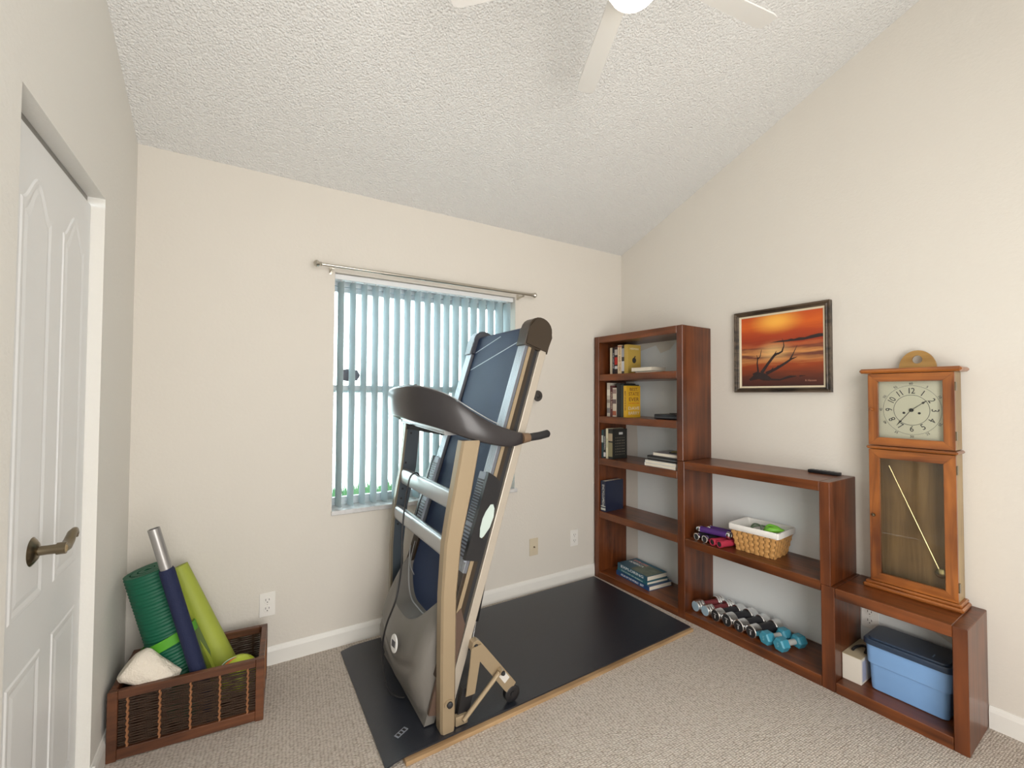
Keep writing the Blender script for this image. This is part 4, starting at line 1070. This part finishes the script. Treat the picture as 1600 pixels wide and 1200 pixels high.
def hex_db(label, v, u, rz):
    t = cthing('hex_dumbbell', label, 'dumbbell', v, u, z, rz, GB); r = .034; L_ = .165
    obj('handle', tube([(0, -L_/2+.05, r*.87), (0, L_/2-.05, r*.87)], .0135, 14), mat('db_handle', (.50, .52, .50), .5), t, smooth=True)
    for s_ in (-1, 1):
        rings = []
        for (yy, k) in ((L_/2-.054, .72), (L_/2-.046, .98), (L_/2-.040, 1), (L_/2-.008, 1), (L_/2, .84)):
            rings.append([Vector((k*r*math.cos(PI/3*q), s_*yy, r*.87 + k*r*math.sin(PI/3*q))) for q in range(6)])
        b = bmesh.new(); loft(b, rings); hdh = obj('hex_head', b, blue, t)
        text_obj('weight_number', '5', .030, tmat((.22, .50, .60)), hdh, Matrix.Translation((0, s_*(L_/2+.0003), r*.87)) @ Matrix.Rotation(PI if s_ > 0 else 0, 4, 'Z') @ Matrix.Rotation(PI/2, 4, 'X'))
    return t
hex_db('blue hexagonal dumbbell beside the black-gripped ones', 1.222, .158, -.28)
hex_db('blue hexagonal dumbbell at the right end of the row', 1.294, .160, -.28)

# low section: white box and storage bin
t = cthing('cardboard_box', 'small white cardboard box left of the blue storage bin', 'box', 1.5735, .105, FLZ)
wb = mat('box_white', (.66, .62, .55), .7)
obj('carton', box(-.036, .036, -.103, .103, 0, .112, .001), wb, t)
obj('lid_flap', box(-.036, .036, -.104, .103, .112, .114), mat('box_kraft', (.50, .42, .28), .7), t)
obj('label_strip', box(.0362, .0368, -.09, -.05, .01, .10), tmat((.35, .38, .50)), t)
t = cthing('headphone_band', 'black headset band lying on the white cardboard box', 'headset', 1.585, .11, FLZ+.114)
b = bmesh.new(); add_tube(b, catmull([(-.025, -.045, .006), (-.022, -.01, .010), (-.005, .02, .012), (.012, .01, .010), (.018, -.03, .006)], 6), .006, 8); obj('band', b, M['black'], t, smooth=True)
bin_ = cthing('storage_bin', 'blue plastic storage bin with a dark navy lid', 'storage bin', 1.762, .112, FLZ)
def rrect(a, d_, r, z_, n=5):
    out = []
    for q, (sx, sy) in enumerate(((1, 1), (-1, 1), (-1, -1), (1, -1))):
        for k in range(n+1):
            an = q*PI/2 + k/n*PI/2; out.append(Vector((sx*(a-r)+r*math.cos(an), sy*(d_-r)+r*math.sin(an), z_)))
    return out
b = bmesh.new(); loft(b, [rrect(.120, .070, .018, 0), rrect(.126, .076, .020, .004), rrect(.131, .081, .022, .112), rrect(.138, .088, .024, .116), rrect(.142, .092, .024, .200), rrect(.142, .092, .024, .203)])
obj('tub', b, mat('bin_blue', (.20, .37, .66), .3), bin_, smooth=True, angle=30, label='cornflower blue tub')
b = bmesh.new(); loft(b, [rrect(.146, .097, .026, .196), rrect(.149, .100, .028, .198), rrect(.149, .100, .028, .214), rrect(.145, .096, .026, .220), rrect(.134, .085, .022, .220), rrect(.131, .082, .022, .226), rrect(.0, .0, .0, .226)])
ld = obj('lid', b, mat('bin_navy', (.022, .04, .075), .3), bin_, smooth=True, angle=30, label='dark navy lid')
obj('lid_mark', box(.075, .079, -.055, -.025, .226, .2265), tmat((.2, .3, .42)), ld)
# remote on the middle top
t = cthing('remote_control', 'slim black remote control on the middle bookcase top', 'remote', 1.405, .030, Z2, .0)
obj('body', box(-.070, .070, -.018, .018, 0, .016, .004, 2), M['black'], t, smooth=True)
for i in range(6):
    for j in range(2): obj('button', box(-.055+i*.018, -.047+i*.018, -.010+j*.012, -.003+j*.012, .016, .0172), tmat((.12, .12, .13)), t)

# ------------------------------------------------------------------ pendulum clock on the low section
ck = cthing('pendulum_clock', 'honey pine pendulum clock standing on the low bookcase section', 'clock', 1.757, 0, Z3)
g0 = Z3
def kb(name, v0, v1, u0, u1, z0, z1, m, bev=.002, parent=None, **k):
    return obj(name, box(v0-1.757, v1-1.757, -u1, -u0, z0-g0, z1-g0, bev), m, parent or ck, **k)
kb('base_moulding', 1.592, 1.925, .0, .128, g0, g0+.018, M['pine'], .006)
kb('base_moulding', 1.600, 1.917, .0, .118, g0+.018, g0+.030, M['pine'], .004)
BU = .088
kb('side_wall', 1.618, 1.627, 0, BU, .497, 1.098, M['pine_old']); kb('side_wall', 1.896, 1.905, 0, BU, .497, 1.098, M['pine_old'])
kb('back_board', 1.627, 1.896, 0, .008, .497, 1.44, M['clock_back'])
kb('side_wall', 1.618, 1.627, 0, BU, 1.114, 1.442, M['pine_old']); kb('side_wall', 1.896, 1.905, 0, BU, 1.114, 1.442, M['pine_old'])
kb('waist_moulding', 1.608, 1.914, 0, .112, 1.098, 1.112, M['pine'], .005)
kb('top_moulding', 1.590, 1.932, 0, .128, 1.442, 1.462, M['pine'], .007)
def frame_door(name, v0, v1, z0, z1, fw, hinge):
    u0, u1 = BU+.001, BU+.018
    P_ = lambda v, z_: (v-1.757, z_-g0)
    o = [P_(v0, z0), P_(v1, z0), P_(v1, z1), P_(v0, z1)]; i_ = [P_(v0+fw, z0+fw), P_(v1-fw, z0+fw), P_(v1-fw, z1-fw), P_(v0+fw, z1-fw)]
    d = None
    for k in range(4):
        a, b_, c, e = o[k], o[(k+1) % 4], i_[(k+1) % 4], i_[k]
        bm_ = prism([a, b_, c, e], -u0, -u1, lambda x_, z_, dd: (x_, dd, z_), bev=.0015)
        if d is None: d = obj(name, bm_, M['pine'], ck)
        else: obj('door_rail' if k == 2 else 'door_stile', bm_, M['pine'] if k == 2 else M['pine_z'], d)
    obj('glass', box(i_[0][0]-.002, i_[1][0]+.002, -u0-.006, -u0-.003, i_[0][1]-.002, i_[2][1]+.002), thin_glass('clock_glass', (.97, .98, .97)), d)
    for hz in (z0+.06, z1-.06):
        obj('hinge', box(v1-1.757-.002, v1-1.757+.004, -u1+.002, -u0+.004, hz-g0-.018, hz-g0+.018), M['brass'], d)
    obj('knob', lathe([(0, 0), (.004, 0), (.004, .006), (.008, .010), (.006, .015), (0, .016)], 14, axis_m((v0+fw*.45-1.757, -u1, (z0+z1)/2-g0), (0, -1, 0))), M['brass'] if hinge else M['pine'], d, smooth=True)
    return d
frame_door('lower_door', 1.616, 1.906, .499, 1.095, .038, 1)
ud = frame_door('upper_door', 1.616, 1.906, 1.115, 1.440, .036, 0)
# crest
b = bmesh.new(); n = 28; o_, i_ = [], []
for k in range(n+1):
    a = PI*k/n; o_.append((.064*math.cos(a),   .081*math.sin(a)))
hx_, hz_ = 0, .036
rng = []
for side in (-.012, -.024):
    outer = [Vector((x_-.006+.012, side, z_+1.462-g0)) for x_, z_ in o_]
    rng.append(outer)
vo = [[b.verts.new(p) for p in r] for r in rng]
hole = [[b.verts.new(Vector((.006+.018*math.cos(PI*k/n*2 if False else 2*PI*k/n), s_, 1.462-g0+.040+.018*math.sin(2*PI*k/n)))) for k in range(n)] for s_ in (-.012, -.024)]
for q in (0, 1):
    ed = [b.edges.new((vo[q][k], vo[q][k+1])) for k in range(n)] + [b.edges.new((vo[q][n], vo[q][0]))]
    eh = [b.edges.new((hole[q][k], hole[q][(k+1) % n])) for k in range(n)]
    bmesh.ops.triangle_fill(b, edges=ed+eh, use_beauty=True)
for k in range(n): b.faces.new((vo[0][k], vo[0][k+1], vo[1][k+1], vo[1][k]))
b.faces.new((vo[0][n], vo[0][0], vo[1][0], vo[1][n]))
for k in range(n): b.faces.new((hole[0][k], hole[0][(k+1) % n], hole[1][(k+1) % n], hole[1][k]))
cs = obj('crest', b, M['crest'], ck, label='half-round crest with a round hole'); cs.location = (.008, 0, 0)
# dial
dv, dz, du = 1.761, 1.277, .070
dial = kb('dial', 1.628, 1.895, du-.004, du, 1.13, 1.43, mat('dial_cream', (.86, .83, .66), .55, vary=.06, vscale=6), 0, label='cream clock dial')
ink = tmat((.02, .02, .02)); DR = .092
def dpt(r, a, off=.0008): return Vector((dv-1.757 + r*math.sin(a), -du-off, dz-g0 + r*math.cos(a)*1.09))
def ring_t(r, w_, nm):
    b = bmesh.new(); n = 64
    R0 = [[b.verts.new(dpt(rr_, 2*PI*k/n, oo)) for k in range(n)] for rr_, oo in ((r-w_, .0), (r-w_, .0008), (r+w_, .0008), (r+w_, .0))]
    for q in range(4):
        for k in range(n): b.faces.new((R0[q][k], R0[q][(k+1) % n], R0[(q+1) % 4][(k+1) % n], R0[(q+1) % 4][k]))
    obj(nm, b, ink, dial)
ring_t(.061, .0007, 'minute_ring'); ring_t(.099, .0004, 'outer_ring')
for hnum in range(1, 13):
    a = hnum*PI/6; flip = 0 if hnum not in (5, 6, 7) else PI
    p = dpt(.077, a)
    text_obj('numeral', str(hnum), .036, ink, dial, Matrix.Translation(p) @ Matrix.Rotation(PI/2, 4, 'X') @ Matrix.Rotation(-a+flip, 4, 'Z'), sx=.85, space=.85)
    p = dpt(.107, a)
    text_obj('minute_numeral', str(hnum*5), .014, ink, dial, Matrix.Translation(p) @ Matrix.Rotation(PI/2, 4, 'X') @ Matrix.Rotation(-a+flip, 4, 'Z'))
def hand(a, L_, w_, off, nm):
    d_ = Vector((math.sin(a), 0, math.cos(a))); b = bmesh.new(); c = Vector((dv-1.757, -du-off, dz-g0))
    nx = Vector((math.cos(a), 0, -math.sin(a)))
    ol = [(-.008, -w_*.5), (L_*.66, -w_*.5), (L_*.72, -w_*2.2), (L_*.82, -w_*.8), (L_, 0), (L_*.82, w_*.8), (L_*.72, w_*2.2), (L_*.66, w_*.5), (-.008, w_*.5)]
    add_prism(b, ol, 0, -.001, lambda s_, t_, e: c + d_*s_ + nx*t_ + Vector((0, e, 0))); obj(nm, b, ink, ck)
hand(math.radians(51), .070, .0022, .003, 'hour_hand'); hand(math.radians(216), .088, .0020, .005, 'minute_hand')
obj('hand_boss', lathe([(0, 0), (.008, 0), (.007, .005), (.003, .007), (0, .007)], 16, axis_m((dv-1.757, -du-.002, dz-g0), (0, -1, 0))), ink, ck, smooth=True)
for x_ in (-.026, .026): obj('winding_hole', lathe([(0, 0), (.005, 0), (.005, .001), (.002, .001), (0, .0005)], 12, axis_m((dv-1.757+x_, -du, dz-g0-.013), (0, -1, 0))), ink, dial)
# pendulum, swung to the right as in the picture
pm = mat('pendulum_brass', (.62, .52, .26), .25, .9)
p0, p1 = Vector((1.672-1.757, -.045, 1.02-g0)), Vector((1.836-1.757, -.045, .600-g0))
pd = obj('pendulum_rod', tube([p0, p1], .0028, 8), pm, ck, smooth=True)
obj('bob', lathe([(0, -.006), (.014, -.005), (.021, 0), (.014, .005), (0, .006)], 24, axis_m(p1+Vector((.006, 0, -.014)), (0, -1, 0))), pm, pd, smooth=True)

# ------------------------------------------------------------------ framed picture on the right wall
pv0, pv1, pz0, pz1 = .932, 1.437, 1.357, 1.834
pw, ph = pv1-pv0, pz1-pz0
pc = thing('framed_painting', 'framed sunset beach painting with driftwood silhouette', 'painting', RW((pv0+pv1)/2, 0, (pz0+pz1)/2), RZ)
fr_m = wood('frame_dark', (.018, .012, .008), (.10, .07, .045), .45, axis='X', coat=.1, contrast=(.35, .6))
def mould(w0, w1, y0, y1, m, nm, mid=None):
    a, c = pw/2, ph/2
    for k in range(4):
        o = [(-a, -c), (a, -c), (a, c), (-a, c)]
        sg = [(1, 1), (-1, 1), (-1, -1), (1, -1)]
        k2 = (k+1) % 4; rings = []
        for kk in (k, k2):
            O_ = Vector((o[kk][0], 0, o[kk][1])); s_ = Vector((sg[kk][0], 0, sg[kk][1]))
            prof = [(w0, 0), (w0, y0)] + ([(w0+(w1-w0)*.3, y0*.92), (w0+(w1-w0)*.5, y0*.70), (w0+(w1-w0)*.7, y1*1.2)] if mid else []) + [(w1, y1), (w1, 0)]
            rings.append([O_ + s_*w_ + Vector((0, -yy, 0)) for w_, yy in prof])
        b = bmesh.new(); loft(b, rings); obj(nm, b, m, pc)
mould(0, .026, .032, .022, fr_m, 'frame_moulding', True)
mould(.026, .036, .020, .016, mat('linen_liner', (.66, .58, .42), .7), 'liner')
def painting_mat():
    m, nt, b = new_mat('sunset_painting'); N, L = nt.nodes, nt.links
    tc = N.new('ShaderNodeTexCoord'); sp = N.new('ShaderNodeSeparateXYZ'); L.new(tc.outputs['Object'], sp.inputs[0])
    cv = ph-.072; 
    mr = N.new('ShaderNodeMapRange'); mr.inputs['From Min'].default_value = -cv/2; mr.inputs['From Max'].default_value = cv/2; L.new(sp.outputs['Z'], mr.inputs['Value'])
    ns = N.new('ShaderNodeTexNoise'); mp = N.new('ShaderNodeMapping'); mp.inputs['Scale'].default_value = (5, 1, 42); L.new(tc.outputs['Object'], mp.inputs[0]); L.new(mp.outputs[0], ns.inputs['Vector']); ns.inputs['Scale'].default_value = 1.2; ns.inputs['Detail'].default_value = 4
    ad = N.new('ShaderNodeMath'); ad.operation = 'MULTIPLY_ADD'; ad.inputs[1].default_value = .16; L.new(ns.outputs['Fac'], ad.inputs[0]); 
    sb = N.new('ShaderNodeMath'); sb.operation = 'SUBTRACT'; sb.inputs[1].default_value = .08; L.new(mr.outputs[0], sb.inputs[0]); L.new(sb.outputs[0], ad.inputs[2])
    cr = N.new('ShaderNodeValToRGB'); e = cr.color_ramp.elements
    stops = [(0, (.045, .014, .012)), (.14, (.11, .025, .012)), (.30, (.30, .05, .01)), (.36, (.50, .20, .06)), (.42, (.13, .035, .025)), (.47, (.60, .26, .08)), (.53, (.16, .035, .02)), (.57, (.42, .10, .03)), (.62, (.30, .035, .01)), (.74, (.40, .05, .008)), (.86, (.62, .11, .01)), (1, (.50, .07, .01))]
    e[0].position, e[0].color = stops[0][0], rgb(stops[0][1]); e[1].position, e[1].color = stops[-1][0], rgb(stops[-1][1])
    for p, c in stops[1:-1]: k = e.new(p); k.color = rgb(c)
    L.new(ad.outputs[0], cr.inputs[0])
    # sun glow and its glint column
    def blob(cx, cz, sx, sz, col, prev, amt):
        mpp = N.new('ShaderNodeMapping'); mpp.inputs['Location'].default_value = (-cx/sx, 0, -cz/sz); mpp.inputs['Scale'].default_value = (1/sx, 0, 1/sz); L.new(tc.outputs['Object'], mpp.inputs[0])
        ln = N.new('ShaderNodeVectorMath'); ln.operation = 'LENGTH'; L.new(mpp.outputs[0], ln.inputs[0])
        r = N.new('ShaderNodeMapRange'); r.inputs['From Min'].default_value = 1; r.inputs['From Max'].default_value = 0; r.inputs['To Max'].default_value = amt; r.interpolation_type = 'SMOOTHSTEP'; L.new(ln.outputs['Value'], r.inputs['Value'])
        mx = N.new('ShaderNodeMix'); mx.data_type = 'RGBA'; L.new(r.outputs[0], mx.inputs['Factor']); L.new(prev, mx.inputs['A']); mx.inputs['B'].default_value = rgb(col); return mx.outputs['Result']
    o = blob(-.02, .165, .17, .085, (.95, .48, .07), cr.outputs[0], .9)
    o = blob(-.03, -.005, .12, .075, (.92, .62, .25), o, .5)
    L.new(o, b.inputs['Base Color']); b.inputs['Roughness'].default_value = .45
    return m
cvw, cvh = pw/2-.036, ph/2-.036
canvas = obj('canvas', box(-cvw, cvw, -.013, -.004, -cvh, cvh), painting_mat(), pc, label='sunset beach scene')
dk = tmat((.022, .012, .012))
b = bmesh.new()
def stroke(pts, r): add_tube(b, [(x_, -.0135, z_) for x_, z_ in pts], r, 5)
# coordinates: x right (-.215...215), z up (-.2...2)
stroke([(-.12, -.12), (-.125, -.07), (-.122, -.04), (-.128, -.02)], [.006, .004, .003, .001]); stroke([(-.125, -.045), (-.108, -.03), (-.10, .01)], [.004, .003, .001])
stroke([(-.10, -.125), (-.065, -.075), (-.03, -.03), (-.01, -.018)], [.010, .008, .007, .006]); stroke([(-.03, -.03), (-.018, -.005)], [.006, .001])
stroke([(-.012, -.022), (.012, -.010), (.022, .02), (.020, .045), (.014, .062)], [.006, .005, .003, .002, .001])
stroke([(-.075, -.13), (-.02, -.105), (.03, -.075), (.06, -.055), (.09, -.045)], [.010, .008, .007, .005, .001]); stroke([(.052, -.06), (.068, -.03), (.09, .018)], [.005, .003, .001]); stroke([(-.05, -.118), (-.035, -.095)], [.005, .001]); stroke([(-.02, -.105), (-.008, -.085)], [.005, .001])
stroke([(-.17, -.165), (-.12, -.14), (-.085, -.15), (-.05, -.165)], [.006, .022, .022, .008]); stroke([(-.15, -.135), (-.12, -.125)], [.008, .010])
stroke([(-.05, -.165), (.0, -.168), (.05, -.152), (.085, -.150)], [.006, .005, .007, .002]); stroke([(.10, -.150), (.13, -.148)], [.004, .001])
for v_ in b.verts: v_.co.y = -.0130 - (.0006 if v_.co.y < -.0135 else 0)
obj('driftwood', b, dk, canvas, label='dark driftwood branches')
b = prism([(-.055, .045), (0, .052), (.04, .053), (.06, .058), (.075, .054), (.10, .060), (.13, .058), (.16, .066), (.195, .072), (cvw, .070), (cvw, .055), (.12, .044), (.04, .043)], -.0128, -.0136, lambda a, c_, d: (a, d, c_))
obj('tree_line', b, dk, canvas)
text_obj('signature', 'R Hansen', .014, tmat((.45, .22, .14)), canvas, Matrix.Translation((.155, -.0134, -.175)) @ Matrix.Rotation(PI/2, 4, 'X'))
